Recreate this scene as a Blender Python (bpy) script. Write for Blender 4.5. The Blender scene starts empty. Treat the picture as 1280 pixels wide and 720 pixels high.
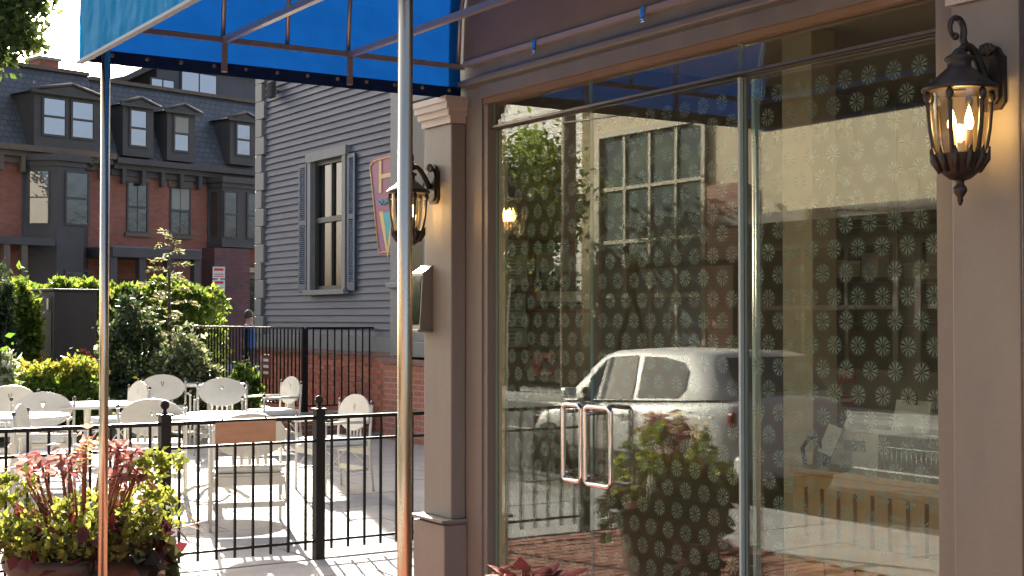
import bpy, bmesh, math, random
import numpy as np
from mathutils import Vector, Matrix

# ------------------------------------------------------------------ camera
sc = bpy.context.scene
C = sc.collection
EYE = 1.6; F = 1726.0; YAW = math.radians(33.0); PITCH = math.radians(1.26)
cam_d = bpy.data.cameras.new('camera'); cam = bpy.data.objects.new('camera', cam_d); C.objects.link(cam)
cam_d.sensor_width = 36.0; cam_d.lens = 36.0*F/1280.0; cam_d.clip_start = 0.05; cam_d.clip_end = 5000
cam.location = (0, 0, EYE); cam.rotation_euler = (math.pi/2+PITCH, 0, -YAW)
sc.camera = cam

# ------------------------------------------------------------------ sky, sun, exposure
SUN_AZ = math.radians(18.3); SUN_EL = math.radians(22.0)     # azimuth from +Y towards +X
world = bpy.data.worlds.new('World'); sc.world = world; world.use_nodes = True
wn = world.node_tree.nodes; wl = world.node_tree.links
bg = wn['Background']
sky = wn.new('ShaderNodeTexSky'); sky.sky_type = 'NISHITA'; sky.sun_disc = False
sky.sun_elevation = SUN_EL; sky.sun_rotation = SUN_AZ
sky.air_density = 0.55; sky.dust_density = 6.0; sky.ozone_density = 0.0; sky.altitude = 20
wl.new(sky.outputs[0], bg.inputs[0]); bg.inputs[1].default_value = 0.1
sun_d = bpy.data.lights.new('sun', 'SUN'); sun_d.energy = 5.0; sun_d.angle = math.radians(0.5); sun_d.color = (1.0, 0.93, 0.82)
sun = bpy.data.objects.new('sun', sun_d); C.objects.link(sun)
sv = Vector((math.sin(SUN_AZ)*math.cos(SUN_EL), math.cos(SUN_AZ)*math.cos(SUN_EL), math.sin(SUN_EL)))
sun.rotation_euler = (-sv).to_track_quat('-Z', 'Y').to_euler(); sun.location = sv*60
sc.view_settings.view_transform = 'Standard'; sc.view_settings.look = 'None'
sc.view_settings.exposure = 2.3; sc.view_settings.gamma = 1.0; sc.view_settings.use_curve_mapping = False
sc.render.engine = 'CYCLES'
cy = sc.cycles
cy.use_denoising = True; cy.max_bounces = 8; cy.diffuse_bounces = 4; cy.glossy_bounces = 4
cy.transmission_bounces = 6; cy.transparent_max_bounces = 24
cy.caustics_reflective = False; cy.caustics_refractive = False; cy.sample_clamp_indirect = 6.0

R = random.Random(7); NR = np.random.default_rng(7)
rad = math.radians; PI = math.pi

# ------------------------------------------------------------------ pixel helpers (1280x720 photo)
SY, CYW = math.sin(YAW), math.cos(YAW)
FWD = Vector((SY*math.cos(PITCH), CYW*math.cos(PITCH), math.sin(PITCH)))
RGT = Vector((CYW, -SY, 0)); UPV = RGT.cross(FWD)
def ray(px, py): return FWD + RGT*((px-640)/F) + UPV*((360-py)/F)
def on_depth(px, py, d):
    r = ray(px, py); return Vector((0, 0, EYE)) + r*d
def on_x(px, py, X):
    r = ray(px, py); return Vector((0, 0, EYE)) + r*(X/r.x)
def on_plane(px, py, p, n):
    r = ray(px, py); o = Vector((0, 0, EYE)); return o + r*((p-o).dot(n)/r.dot(n))

# ------------------------------------------------------------------ materials
MATS = {}
def _bump(nt, b, scale, strength, dist=0.01, detail=4):
    tc = nt.nodes.new('ShaderNodeTexCoord'); nz = nt.nodes.new('ShaderNodeTexNoise')
    nz.inputs['Scale'].default_value = scale; nz.inputs['Detail'].default_value = detail
    bp = nt.nodes.new('ShaderNodeBump'); bp.inputs['Strength'].default_value = strength; bp.inputs['Distance'].default_value = dist
    nt.links.new(tc.outputs['Object'], nz.inputs['Vector']); nt.links.new(nz.outputs['Fac'], bp.inputs['Height'])
    nt.links.new(bp.outputs['Normal'], b.inputs['Normal'])
def mat(name, col, rough=0.6, metal=0.0, col2=None, nscale=6.0, bump=0.0, bscale=60.0, spec=0.5, island=0.0, sub=0.0, stretch=None, objrand=0.0, emit=None, coat=0.0):
    if name in MATS: return MATS[name]
    m = bpy.data.materials.new(name); m.use_nodes = True; nt = m.node_tree; b = nt.nodes['Principled BSDF']
    b.inputs['Roughness'].default_value = rough; b.inputs['Metallic'].default_value = metal
    b.inputs['Specular IOR Level'].default_value = spec; b.inputs['Coat Weight'].default_value = coat
    b.inputs['Base Color'].default_value = (*col, 1)
    src = None
    if col2 is not None:
        tc = nt.nodes.new('ShaderNodeTexCoord'); nz = nt.nodes.new('ShaderNodeTexNoise')
        nz.inputs['Scale'].default_value = nscale; nz.inputs['Detail'].default_value = 6; nz.inputs['Roughness'].default_value = 0.6
        if stretch:
            mp = nt.nodes.new('ShaderNodeMapping'); mp.inputs['Scale'].default_value = stretch
            nt.links.new(tc.outputs['Object'], mp.inputs['Vector']); nt.links.new(mp.outputs[0], nz.inputs['Vector'])
        else: nt.links.new(tc.outputs['Object'], nz.inputs['Vector'])
        rp = nt.nodes.new('ShaderNodeValToRGB'); rp.color_ramp.elements[0].position = 0.32; rp.color_ramp.elements[1].position = 0.68
        rp.color_ramp.elements[0].color = (*col, 1); rp.color_ramp.elements[1].color = (*col2, 1)
        nt.links.new(nz.outputs['Fac'], rp.inputs[0]); src = rp.outputs[0]
        nt.links.new(src, b.inputs['Base Color'])
        rr = nt.nodes.new('ShaderNodeMapRange'); rr.inputs['To Min'].default_value = max(0, rough-0.08); rr.inputs['To Max'].default_value = min(1, rough+0.1)
        nt.links.new(nz.outputs['Fac'], rr.inputs['Value']); nt.links.new(rr.outputs[0], b.inputs['Roughness'])
    if island or objrand:
        hs = nt.nodes.new('ShaderNodeHueSaturation'); mr = nt.nodes.new('ShaderNodeMapRange')
        if island:
            g = nt.nodes.new('ShaderNodeNewGeometry'); out = g.outputs['Random Per Island']; k = island
        else:
            g = nt.nodes.new('ShaderNodeObjectInfo'); out = g.outputs['Random']; k = objrand
        mr.inputs['To Min'].default_value = 1-k; mr.inputs['To Max'].default_value = 1+k
        nt.links.new(out, mr.inputs['Value']); nt.links.new(mr.outputs[0], hs.inputs['Value'])
        if src: nt.links.new(src, hs.inputs['Color'])
        else: hs.inputs['Color'].default_value = (*col, 1)
        nt.links.new(hs.outputs[0], b.inputs['Base Color'])
    if bump: _bump(nt, b, bscale, bump)
    if emit:
        b.inputs['Emission Color'].default_value = (*emit[0], 1); b.inputs['Emission Strength'].default_value = emit[1]
    MATS[name] = m; return m

def leafmat(name, c1, c2, c3=None, trans=0.5, rough=0.5, tcol=None):
    if name in MATS: return MATS[name]
    m = bpy.data.materials.new(name); m.use_nodes = True; nt = m.node_tree; b = nt.nodes['Principled BSDF']
    g = nt.nodes.new('ShaderNodeNewGeometry'); rp = nt.nodes.new('ShaderNodeValToRGB')
    e = rp.color_ramp.elements; e[0].color = (*c1, 1); e[1].color = (*(c3 or c2), 1)
    if c3: x = e.new(0.5); x.color = (*c2, 1)
    nt.links.new(g.outputs['Random Per Island'], rp.inputs[0]); nt.links.new(rp.outputs[0], b.inputs['Base Color'])
    b.inputs['Roughness'].default_value = rough
    tr = nt.nodes.new('ShaderNodeBsdfTranslucent'); mx = nt.nodes.new('ShaderNodeMixShader'); mx.inputs[0].default_value = trans
    hs = nt.nodes.new('ShaderNodeHueSaturation'); hs.inputs['Value'].default_value = 1.6; hs.inputs['Saturation'].default_value = 1.0
    hs.inputs['Hue'].default_value = 0.485
    nt.links.new(rp.outputs[0], hs.inputs['Color']); nt.links.new(hs.outputs[0], tr.inputs[0])
    nt.links.new(b.outputs[0], mx.inputs[1]); nt.links.new(tr.outputs[0], mx.inputs[2])
    nt.links.new(mx.outputs[0], nt.nodes['Material Output'].inputs[0]); MATS[name] = m; return m

def brickmat(name, c1, c2, mortar, scale=1.0, plane='xz', bw=0.21, rh=0.075):
    if name in MATS: return MATS[name]
    m = bpy.data.materials.new(name); m.use_nodes = True; nt = m.node_tree; b = nt.nodes['Principled BSDF']
    tc = nt.nodes.new('ShaderNodeTexCoord'); sp = nt.nodes.new('ShaderNodeSeparateXYZ'); cb = nt.nodes.new('ShaderNodeCombineXYZ')
    nt.links.new(tc.outputs['Object'], sp.inputs[0])
    nt.links.new(sp.outputs['XYZ'.index(plane[0].upper())], cb.inputs[0]); nt.links.new(sp.outputs['XYZ'.index(plane[1].upper())], cb.inputs[1])
    br = nt.nodes.new('ShaderNodeTexBrick'); br.inputs['Scale'].default_value = scale
    br.inputs['Color1'].default_value = (*c1, 1); br.inputs['Color2'].default_value = (*c2, 1); br.inputs['Mortar'].default_value = (*mortar, 1)
    br.inputs['Mortar Size'].default_value = 0.008; br.inputs['Brick Width'].default_value = bw; br.inputs['Row Height'].default_value = rh
    nt.links.new(cb.outputs[0], br.inputs['Vector'])
    nz = nt.nodes.new('ShaderNodeTexNoise'); nz.inputs['Scale'].default_value = 0.9; nz.inputs['Detail'].default_value = 6
    nt.links.new(tc.outputs['Object'], nz.inputs['Vector'])
    mr = nt.nodes.new('ShaderNodeMapRange'); mr.inputs['To Min'].default_value = 0.65; mr.inputs['To Max'].default_value = 1.3
    nt.links.new(nz.outputs['Fac'], mr.inputs['Value'])
    hs = nt.nodes.new('ShaderNodeHueSaturation'); nt.links.new(mr.outputs[0], hs.inputs['Value']); nt.links.new(br.outputs[0], hs.inputs['Color'])
    nt.links.new(hs.outputs[0], b.inputs['Base Color']); b.inputs['Roughness'].default_value = 0.85
    bp = nt.nodes.new('ShaderNodeBump'); bp.inputs['Strength'].default_value = 0.5; bp.inputs['Distance'].default_value = 0.01; bp.invert = True
    nt.links.new(br.outputs['Fac'], bp.inputs['Height']); nt.links.new(bp.outputs[0], b.inputs['Normal'])
    MATS[name] = m; return m

def panemat(name, tint, r0, rough=0.0, k=0.9, haze=0.0):
    """clear glass: transparent plus a mirror part that grows with the angle"""
    if name in MATS: return MATS[name]
    m = bpy.data.materials.new(name); m.use_nodes = True; nt = m.node_tree; nt.nodes.remove(nt.nodes['Principled BSDF'])
    t = nt.nodes.new('ShaderNodeBsdfTransparent'); t.inputs[0].default_value = (*tint, 1)
    g = nt.nodes.new('ShaderNodeBsdfGlossy'); g.inputs['Roughness'].default_value = rough
    lw = nt.nodes.new('ShaderNodeLayerWeight'); lw.inputs[0].default_value = 0.5
    p = nt.nodes.new('ShaderNodeMath'); p.operation = 'POWER'; p.inputs[1].default_value = 5.0
    ma = nt.nodes.new('ShaderNodeMath'); ma.operation = 'MULTIPLY_ADD'; ma.inputs[1].default_value = k; ma.inputs[2].default_value = r0; ma.use_clamp = True
    nt.links.new(lw.outputs['Facing'], p.inputs[0]); nt.links.new(p.outputs[0], ma.inputs[0])
    tc = nt.nodes.new('ShaderNodeTexCoord'); nz = nt.nodes.new('ShaderNodeTexNoise'); nz.inputs['Scale'].default_value = 1.6; nz.inputs['Detail'].default_value = 0.0
    bp = nt.nodes.new('ShaderNodeBump'); bp.inputs['Strength'].default_value = 0.12; bp.inputs['Distance'].default_value = 0.004
    nt.links.new(tc.outputs['Object'], nz.inputs['Vector']); nt.links.new(nz.outputs['Fac'], bp.inputs['Height']); nt.links.new(bp.outputs[0], g.inputs['Normal'])
    mx = nt.nodes.new('ShaderNodeMixShader'); nt.links.new(ma.outputs[0], mx.inputs[0]); nt.links.new(t.outputs[0], mx.inputs[1]); nt.links.new(g.outputs[0], mx.inputs[2])
    fin = mx.outputs[0]
    if haze:
        # pale olive haze painted into the glass as a thin uneven film
        n2 = nt.nodes.new('ShaderNodeTexNoise'); n2.inputs['Scale'].default_value = 2.3; n2.inputs['Detail'].default_value = 7.0; n2.inputs['Distortion'].default_value = 1.2
        nt.links.new(tc.outputs['Object'], n2.inputs['Vector'])
        m2 = nt.nodes.new('ShaderNodeMapRange'); m2.inputs['From Min'].default_value = 0.3; m2.inputs['From Max'].default_value = 0.7; m2.inputs['To Min'].default_value = haze*0.5; m2.inputs['To Max'].default_value = haze*1.5
        nt.links.new(n2.outputs['Fac'], m2.inputs['Value'])
        df = nt.nodes.new('ShaderNodeBsdfDiffuse'); df.inputs[0].default_value = (0.62, 0.66, 0.48, 1)
        x2 = nt.nodes.new('ShaderNodeMixShader'); nt.links.new(m2.outputs[0], x2.inputs[0]); nt.links.new(mx.outputs[0], x2.inputs[1]); nt.links.new(df.outputs[0], x2.inputs[2]); fin = x2.outputs[0]
    nt.links.new(fin, nt.nodes['Material Output'].inputs[0]); MATS[name] = m; return m

def mirrormat(name, base, fac, rough=0.02, wob=0.0):
    """far window pane: dark room behind a strongly reflecting, slightly wavy pane"""
    if name in MATS: return MATS[name]
    m = bpy.data.materials.new(name); m.use_nodes = True; nt = m.node_tree; b = nt.nodes['Principled BSDF']
    b.inputs['Base Color'].default_value = (*base, 1); b.inputs['Roughness'].default_value = 0.6; b.inputs['Specular IOR Level'].default_value = 0.0
    g = nt.nodes.new('ShaderNodeBsdfGlossy'); g.inputs['Roughness'].default_value = rough
    mx = nt.nodes.new('ShaderNodeMixShader'); mx.inputs[0].default_value = fac
    nt.links.new(b.outputs[0], mx.inputs[1]); nt.links.new(g.outputs[0], mx.inputs[2]); nt.links.new(mx.outputs[0], nt.nodes['Material Output'].inputs[0])
    if wob:
        tc = nt.nodes.new('ShaderNodeTexCoord'); nz = nt.nodes.new('ShaderNodeTexNoise'); nz.inputs['Scale'].default_value = 3.0
        bp = nt.nodes.new('ShaderNodeBump'); bp.inputs['Strength'].default_value = wob; bp.inputs['Distance'].default_value = 0.02
        nt.links.new(tc.outputs['Object'], nz.inputs['Vector']); nt.links.new(nz.outputs['Fac'], bp.inputs['Height']); nt.links.new(bp.outputs[0], g.inputs['Normal'])
    MATS[name] = m; return m

def fabricmat(name, col, trans):
    if name in MATS: return MATS[name]
    m = bpy.data.materials.new(name); m.use_nodes = True; nt = m.node_tree; b = nt.nodes['Principled BSDF']
    b.inputs['Base Color'].default_value = (*col, 1); b.inputs['Roughness'].default_value = 0.85; b.inputs['Specular IOR Level'].default_value = 0.2
    tr = nt.nodes.new('ShaderNodeBsdfTranslucent'); tr.inputs[0].default_value = (*[min(1, c*1.25) for c in col], 1)
    mx = nt.nodes.new('ShaderNodeMixShader'); mx.inputs[0].default_value = trans
    nt.links.new(b.outputs[0], mx.inputs[1]); nt.links.new(tr.outputs[0], mx.inputs[2]); nt.links.new(mx.outputs[0], nt.nodes['Material Output'].inputs[0])
    tc = nt.nodes.new('ShaderNodeTexCoord'); wv = nt.nodes.new('ShaderNodeTexNoise'); wv.inputs['Scale'].default_value = 5.0; wv.inputs['Detail'].default_value = 2.0
    bp = nt.nodes.new('ShaderNodeBump'); bp.inputs['Strength'].default_value = 0.7; bp.inputs['Distance'].default_value = 0.06
    nt.links.new(tc.outputs['Object'], wv.inputs['Vector']); nt.links.new(wv.outputs['Fac'], bp.inputs['Height']); nt.links.new(bp.outputs[0], b.inputs['Normal']); nt.links.new(bp.outputs[0], tr.inputs['Normal'])
    MATS[name] = m; return m

# ------------------------------------------------------------------ mesh building
class MB:
    def __init__(s): s.v = []; s.f = []; s.mi = []; s.sm = []
    def add(s, vs, fs, mi=0, smooth=False):
        o = len(s.v); s.v += [tuple(v) for v in vs]; s.f += [tuple(i+o for i in f) for f in fs]
        s.mi += [mi]*len(fs); s.sm += [smooth]*len(fs); return s
    def box(s, x0, x1, y0, y1, z0, z1, mi=0, M=None, b=0.0):
        if b > 0:
            # chamfered box: 8 corners split in 3
            vs = []; 
            bm = bmesh.new(); bmesh.ops.create_cube(bm, size=1.0)
            for v in bm.verts: v.co = Vector(((x0+x1)/2+v.co.x*(x1-x0), (y0+y1)/2+v.co.y*(y1-y0), (z0+z1)/2+v.co.z*(z1-z0)))
            bmesh.ops.bevel(bm, geom=bm.edges[:], offset=b, segments=2, profile=0.5, affect='EDGES')
            vs = [M @ v.co if M else v.co.copy() for v in bm.verts]; bm.verts.index_update()
            s.add(vs, [[v.index for v in f.verts] for f in bm.faces], mi); bm.free(); return s
        vs = [Vector((x, y, z)) for z in (z0, z1) for y in (y0, y1) for x in (x0, x1)]
        if M: vs = [M @ v for v in vs]
        return s.add(vs, [(0, 2, 3, 1), (4, 5, 7, 6), (0, 1, 5, 4), (2, 6, 7, 3), (0, 4, 6, 2), (1, 3, 7, 5)], mi)
    def tube(s, pts, r, n=8, mi=0, cap=True, rs=None):
        pts = [Vector(p) for p in pts]; rings = []; up = None
        for i, p in enumerate(pts):
            t = (pts[min(i+1, len(pts)-1)]-pts[max(i-1, 0)]).normalized()
            if up is None:
                up = Vector((0, 0, 1)) if abs(t.z) < 0.9 else Vector((1, 0, 0))
            a = (up - t*up.dot(t)).normalized(); up = a; bb = t.cross(a)
            rr = rs[i] if rs else r
            rings.append([p + (a*math.cos(2*PI*k/n)+bb*math.sin(2*PI*k/n))*rr for k in range(n)])
        vs = [v for g in rings for v in g]; fs = []
        for i in range(len(pts)-1):
            for k in range(n):
                fs.append((i*n+k, i*n+(k+1) % n, (i+1)*n+(k+1) % n, (i+1)*n+k))
        s.add(vs, fs, mi, True)
        if cap:
            o = len(s.v)-len(vs)
            s.f.append(tuple(o+k for k in reversed(range(n)))); s.f.append(tuple(o+(len(pts)-1)*n+k for k in range(n))); s.mi += [mi, mi]; s.sm += [False, False]
        return s
    def lathe(s, prof, c=(0, 0, 0), n=16, mi=0, M=None, smooth=True, a0=0, a1=2*PI):
        c = Vector(c); full = abs(a1-a0-2*PI) < 1e-6; m = n if full else n+1
        vs = []; fs = []
        for r, z in prof:
            for k in range(m):
                a = a0+(a1-a0)*k/n; v = c+Vector((r*math.cos(a), r*math.sin(a), z)); vs.append(M @ v if M else v)
        for i in range(len(prof)-1):
            for k in range(n):
                k2 = (k+1) % m if full else k+1
                fs.append((i*m+k, i*m+k2, (i+1)*m+k2, (i+1)*m+k))
        s.add(vs, fs, mi, smooth); return s
    def ball(s, c, r, n=10, mi=0, sz=1.0):
        s.lathe([(max(1e-4, r*math.sin(PI*i/6)), -r*sz*math.cos(PI*i/6)) for i in range(7)], c, n, mi); return s
    def prism(s, poly, z0, z1, M=None, mi=0):
        n = len(poly); vs = [Vector((x, y, z)) for z in (z0, z1) for x, y in poly]
        if M: vs = [M @ v for v in vs]
        fs = [tuple(reversed(range(n))), tuple(range(n, 2*n))]+[(i, (i+1) % n, n+(i+1) % n, n+i) for i in range(n)]
        return s.add(vs, fs, mi)
    def quad(s, a, b, c, d, mi=0): return s.add([a, b, c, d], [(0, 1, 2, 3)], mi)
    def mesh(s, name, mats):
        me = bpy.data.meshes.new(name); me.from_pydata([tuple(v) for v in s.v], [], s.f)
        for m in (mats if isinstance(mats, (list, tuple)) else [mats]): me.materials.append(m)
        me.polygons.foreach_set('material_index', s.mi); me.polygons.foreach_set('use_smooth', s.sm); me.update(); return me
    def build(s, name, mats, parent=None, world=False, loc=None, rotz=0):
        if world and parent is not None:
            L = parent.matrix_basis.inverted(); s.v = [tuple(L @ Vector(v)) for v in s.v]
        o = bpy.data.objects.new(name, s.mesh(name, mats)); C.objects.link(o); o.parent = parent
        if loc is not None: o.location = loc
        o.rotation_euler.z = rotz; return o
def link(name, me, parent=None, loc=(0, 0, 0), rot=(0, 0, 0), scale=(1, 1, 1)):
    o = bpy.data.objects.new(name, me); C.objects.link(o); o.parent = parent; o.location = loc; o.rotation_euler = rot; o.scale = scale; return o
def tag(o, label=None, cat=None, group=None, kind=None):
    if label: o['label'] = label
    if cat: o['category'] = cat
    if group: o['group'] = group
    if kind: o['kind'] = kind
    return o
def thing(name, label, cat, loc=(0, 0, 0), rotz=0, group=None):
    o = bpy.data.objects.new(name, None); C.objects.link(o); o.empty_display_size = 0.1
    o.location = loc; o.rotation_euler = (0, 0, rotz); tag(o, label, cat, group); bpy.context.view_layer.update; o.matrix_basis = Matrix.Translation(loc) @ Matrix.Rotation(rotz, 4, 'Z'); return o
def copy_tree(o, parent=None):
    c = o.copy(); C.objects.link(c); c.parent = parent
    for ch in list(o.children): copy_tree(ch, c)
    return c
def part(name, m, parent, fn, world=False):
    mb = MB(); fn(mb); return mb.build(name, m, parent, world)
def bx(name, m, parent, x0, x1, y0, y1, z0, z1, world=False, b=0.0):
    return MB().box(x0, x1, y0, y1, z0, z1, b=b).build(name, m, parent, world)
def curve_mesh(name, splines, depth, bevel=0.0):
    cu = bpy.data.curves.new(name, 'CURVE'); cu.dimensions = '2D'; cu.fill_mode = 'BOTH'; cu.extrude = depth; cu.bevel_depth = bevel
    for pts in splines:
        sp = cu.splines.new('POLY'); sp.points.add(len(pts)-1); sp.use_cyclic_u = True
        for i, (x, y) in enumerate(pts): sp.points[i].co = (x, y, 0, 1)
    o = bpy.data.objects.new(name, cu); C.objects.link(o); dg = bpy.context.evaluated_depsgraph_get()
    me = bpy.data.meshes.new_from_object(o.evaluated_get(dg)); bpy.data.objects.remove(o); me.name = name; me.materials.clear(); return me
def text_mesh(name, s, size, depth=0.002, align='CENTER'):
    cu = bpy.data.curves.new(name, 'FONT'); cu.body = s; cu.size = size; cu.extrude = depth; cu.align_x = align; cu.align_y = 'CENTER'
    o = bpy.data.objects.new(name, cu); C.objects.link(o); dg = bpy.context.evaluated_depsgraph_get()
    me = bpy.data.meshes.new_from_object(o.evaluated_get(dg)); bpy.data.objects.remove(o); me.name = name; me.materials.clear(); return me
def leaves(name, pts, size, m, parent=None, aspect=1.7, up=0.25, jit=0.5, nrm=None, dirs=None, fold=0.18):
    """one folded four-point leaf per point"""
    pts = np.asarray(pts, float); n = len(pts)
    d = NR.normal(size=(n, 3)) if dirs is None else np.asarray(dirs, float)+NR.normal(size=(n, 3))*jit
    if dirs is None: d[:, 2] += up
    d /= np.linalg.norm(d, axis=1)[:, None]+1e-9
    w = np.cross(d, NR.normal(size=(n, 3)) if nrm is None else nrm); w /= np.linalg.norm(w, axis=1)[:, None]+1e-9
    k = np.cross(d, w); s = size*(1+jit*(NR.random(n)-0.5)*1.4)
    L = (s*aspect)[:, None]; W = (s*0.5)[:, None]
    v = np.empty((n, 4, 3)); v[:, 0] = pts; v[:, 1] = pts+d*L*0.42+w*W+k*W*fold*2; v[:, 2] = pts+d*L; v[:, 3] = pts+d*L*0.42-w*W+k*W*fold*2
    me = bpy.data.meshes.new(name); me.vertices.add(4*n); me.vertices.foreach_set('co', v.ravel())
    me.loops.add(4*n); me.loops.foreach_set('vertex_index', np.arange(4*n)); me.polygons.add(n)
    me.polygons.foreach_set('loop_start', np.arange(0, 4*n, 4)); me.polygons.foreach_set('loop_total', np.full(n, 4)); me.update(calc_edges=True)
    me.materials.append(m); o = bpy.data.objects.new(name, me); C.objects.link(o); o.parent = parent; return o
def shell_pts(n, rx, ry, rz, c=(0, 0, 0), clumps=30, csize=0.28, inner=0.55):
    """points in clumps spread through an ellipsoid, denser near its skin"""
    cd = NR.normal(size=(clumps, 3)); cd /= np.linalg.norm(cd, axis=1)[:, None]
    cc = cd*(inner+(1-inner)*NR.random((clumps, 1))**0.5)
    i = NR.integers(0, clumps, n); p = cc[i]+NR.normal(size=(n, 3))*csize*(0.5+NR.random((clumps, 1))[i])*0.6
    return p*np.array([rx, ry, rz])+np.array(c)
# ================================================================== MATERIAL SET
TAUPE = mat('taupe_paint', (0.220, 0.218, 0.184), 0.5, col2=(0.272, 0.270, 0.230), nscale=2.6, stretch=(1.6, 1.6, 0.35), bump=0.10, bscale=38)
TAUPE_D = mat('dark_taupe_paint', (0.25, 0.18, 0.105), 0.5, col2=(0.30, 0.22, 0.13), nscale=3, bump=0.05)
CREAM = mat('cream_paint', (0.62, 0.56, 0.40), 0.5, col2=(0.68, 0.62, 0.47), nscale=4)
CHROME = mat('polished_steel', (0.78, 0.77, 0.74), 0.12, 1.0)
BRASS = mat('weathered_brass', (0.68, 0.62, 0.47), 0.26, 1.0, col2=(0.56, 0.50, 0.36), nscale=9, stretch=(1, 1, 0.1))
ALU = mat('brushed_aluminium', (0.55, 0.53, 0.5), 0.32, 1.0)
BLACK = mat('black_iron', (0.008, 0.008, 0.009), 0.45, col2=(0.014, 0.013, 0.012), nscale=14, bump=0.08, bscale=90, spec=0.2)
BRONZE = mat('dark_bronze', (0.018, 0.015, 0.012), 0.42, col2=(0.035, 0.028, 0.02), nscale=20, bump=0.15, bscale=70)
PANE = panemat('storefront_glass', (0.91, 0.975, 0.92), 0.115, haze=0.022)
EDGE = mat('green_glass_edge', (0.36, 0.60, 0.55), 0.25, spec=0.6)
DARK = mat('dark_void', (0.01, 0.01, 0.011), 0.8)

# ================================================================== GROUND AND PAVING
ASPH = mat('asphalt', (0.045, 0.044, 0.043), 0.9, col2=(0.07, 0.068, 0.065), nscale=1.2, bump=0.5, bscale=160)
CONC = mat('concrete', (0.27, 0.265, 0.255), 0.85, col2=(0.34, 0.33, 0.315), nscale=3, bump=0.15, bscale=90, objrand=0.07)
KERB = mat('granite_kerb', (0.26, 0.26, 0.255), 0.8, col2=(0.34, 0.335, 0.325), nscale=30)
EARTH = mat('earth', (0.07, 0.055, 0.035), 0.95, col2=(0.05, 0.07, 0.025), nscale=0.7, bump=0.4, bscale=20)
PAVER = mat('paving_brick', (0.26, 0.095, 0.065), 0.85, col2=(0.33, 0.14, 0.095), nscale=5, bump=0.2, bscale=80, objrand=0.22)
PAVER_I = mat('paving_brick_field', (0.26, 0.095, 0.065), 0.85, col2=(0.33, 0.14, 0.095), nscale=5, bump=0.2, bscale=80, island=0.22)
SAND = mat('joint_sand', (0.16, 0.13, 0.10), 0.95)

def struct(name, m, *boxes):
    mb = MB()
    for b in boxes: mb.box(*b)
    return tag(mb.build(name, m), kind='structure')
g = MB().quad((-2500, -2500, -0.2), (2500, -2500, -0.2), (2500, 2500, -0.2), (-2500, 2500, -0.2)).build('ground', EARTH); tag(g, kind='structure')
struct('street', ASPH, (-9.2, -1.45, -90, 32.0, -0.16, -0.13))
struct('kerb', KERB, (-1.45, -1.28, -60, 30.0, -0.19, 0.0))
sidewalk = struct('sidewalk', SAND, (-1.28, 8.9, -60, 8.42, -0.19, -0.012))
struct('opposite_sidewalk', CONC, (-12.0, -9.2, -60, 60, -0.19, 0.01))
patio = struct('patio', SAND, (-1.28, 9.6, 8.42, 23.5, -0.19, -0.012))
struct('garden_bed', EARTH, (-1.28, 7.2, 18.1, 30.0, -0.19, 0.03))
# road marking: a worn white centre line pair
WHITE_LINE = mat('road_paint', (0.6, 0.58, 0.52), 0.8, col2=(0.3, 0.29, 0.27), nscale=3)
rl = struct('road_marking', WHITE_LINE, (-5.45, -5.33, -60, 31, -0.131, -0.126))

bm_ = MB().box(-0.095, 0.095, -0.045, 0.045, -0.05, 0.0, b=0.004); PB = bm_.mesh('paver', PAVER)
field = MB(); row = 0; y = 0.0
while y < 8.36:
    x = 0.03+(0.1 if row % 2 else 0.0)
    while x < 3.25 or (y > 5.85 and x < 4.9):
        xc = x+0.1; yc = y+0.05
        inside = 0.25 <= xc <= 2.1 and 5.65 <= yc <= 8.36
        if yc < 5.5 and xc > 3.2: pass
        elif xc > 2.35 and yc > 7.3: pass
        elif inside: link('brick', PB, sidewalk, (xc, yc, R.uniform(-0.003, 0.002)), (R.uniform(-.012, .012), R.uniform(-.012, .012), R.uniform(-.012, .012)))
        else:
            dz = R.uniform(-0.003, 0.002); field.box(xc-0.095, xc+0.095, yc-0.045, yc+0.045, -0.05, dz)
        x += 0.2
    y += 0.1; row += 1
for a_ in range(4):
    for b_ in range(2):
        bx('paving_slab', CONC, sidewalk, 2.36+a_*0.86, 2.36+a_*0.86+0.848, 7.31+b_*0.555, 7.31+b_*0.555+0.545, -0.05, R.uniform(-0.002, 0.002))
for a_ in range(2):
    for b_ in range(13):
        bx('paving_slab', CONC, sidewalk, -1.27+a_*0.65, -1.27+a_*0.65+0.64, -0.9+b_*0.72, -0.9+b_*0.72+0.71, -0.05, R.uniform(-0.002, 0.002))
tag(field.build('brick_field', PAVER_I, sidewalk), kind='stuff')
# patio flags
x = -1.2; k = 0
SLABS = {}
def slab(w, d):
    if (w, d) not in SLABS: SLABS[(w, d)] = MB().box(-w/2, w/2, -d/2, d/2, -0.05, 0, b=0.005).mesh('slab', CONC)
    return SLABS[(w, d)]
yy = 8.46
for r_ in range(13):
    dd = 0.72; xx = -1.2+(0.42 if r_ % 2 else 0)
    while xx < 8.3:
        link('paving_slab', slab(0.84, dd-0.012), patio, (xx+0.42, yy+dd/2, R.uniform(-0.002, 0.002)), (R.uniform(-.002, .002), R.uniform(-.002, .002), 0)); xx += 0.852
    yy += dd

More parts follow.
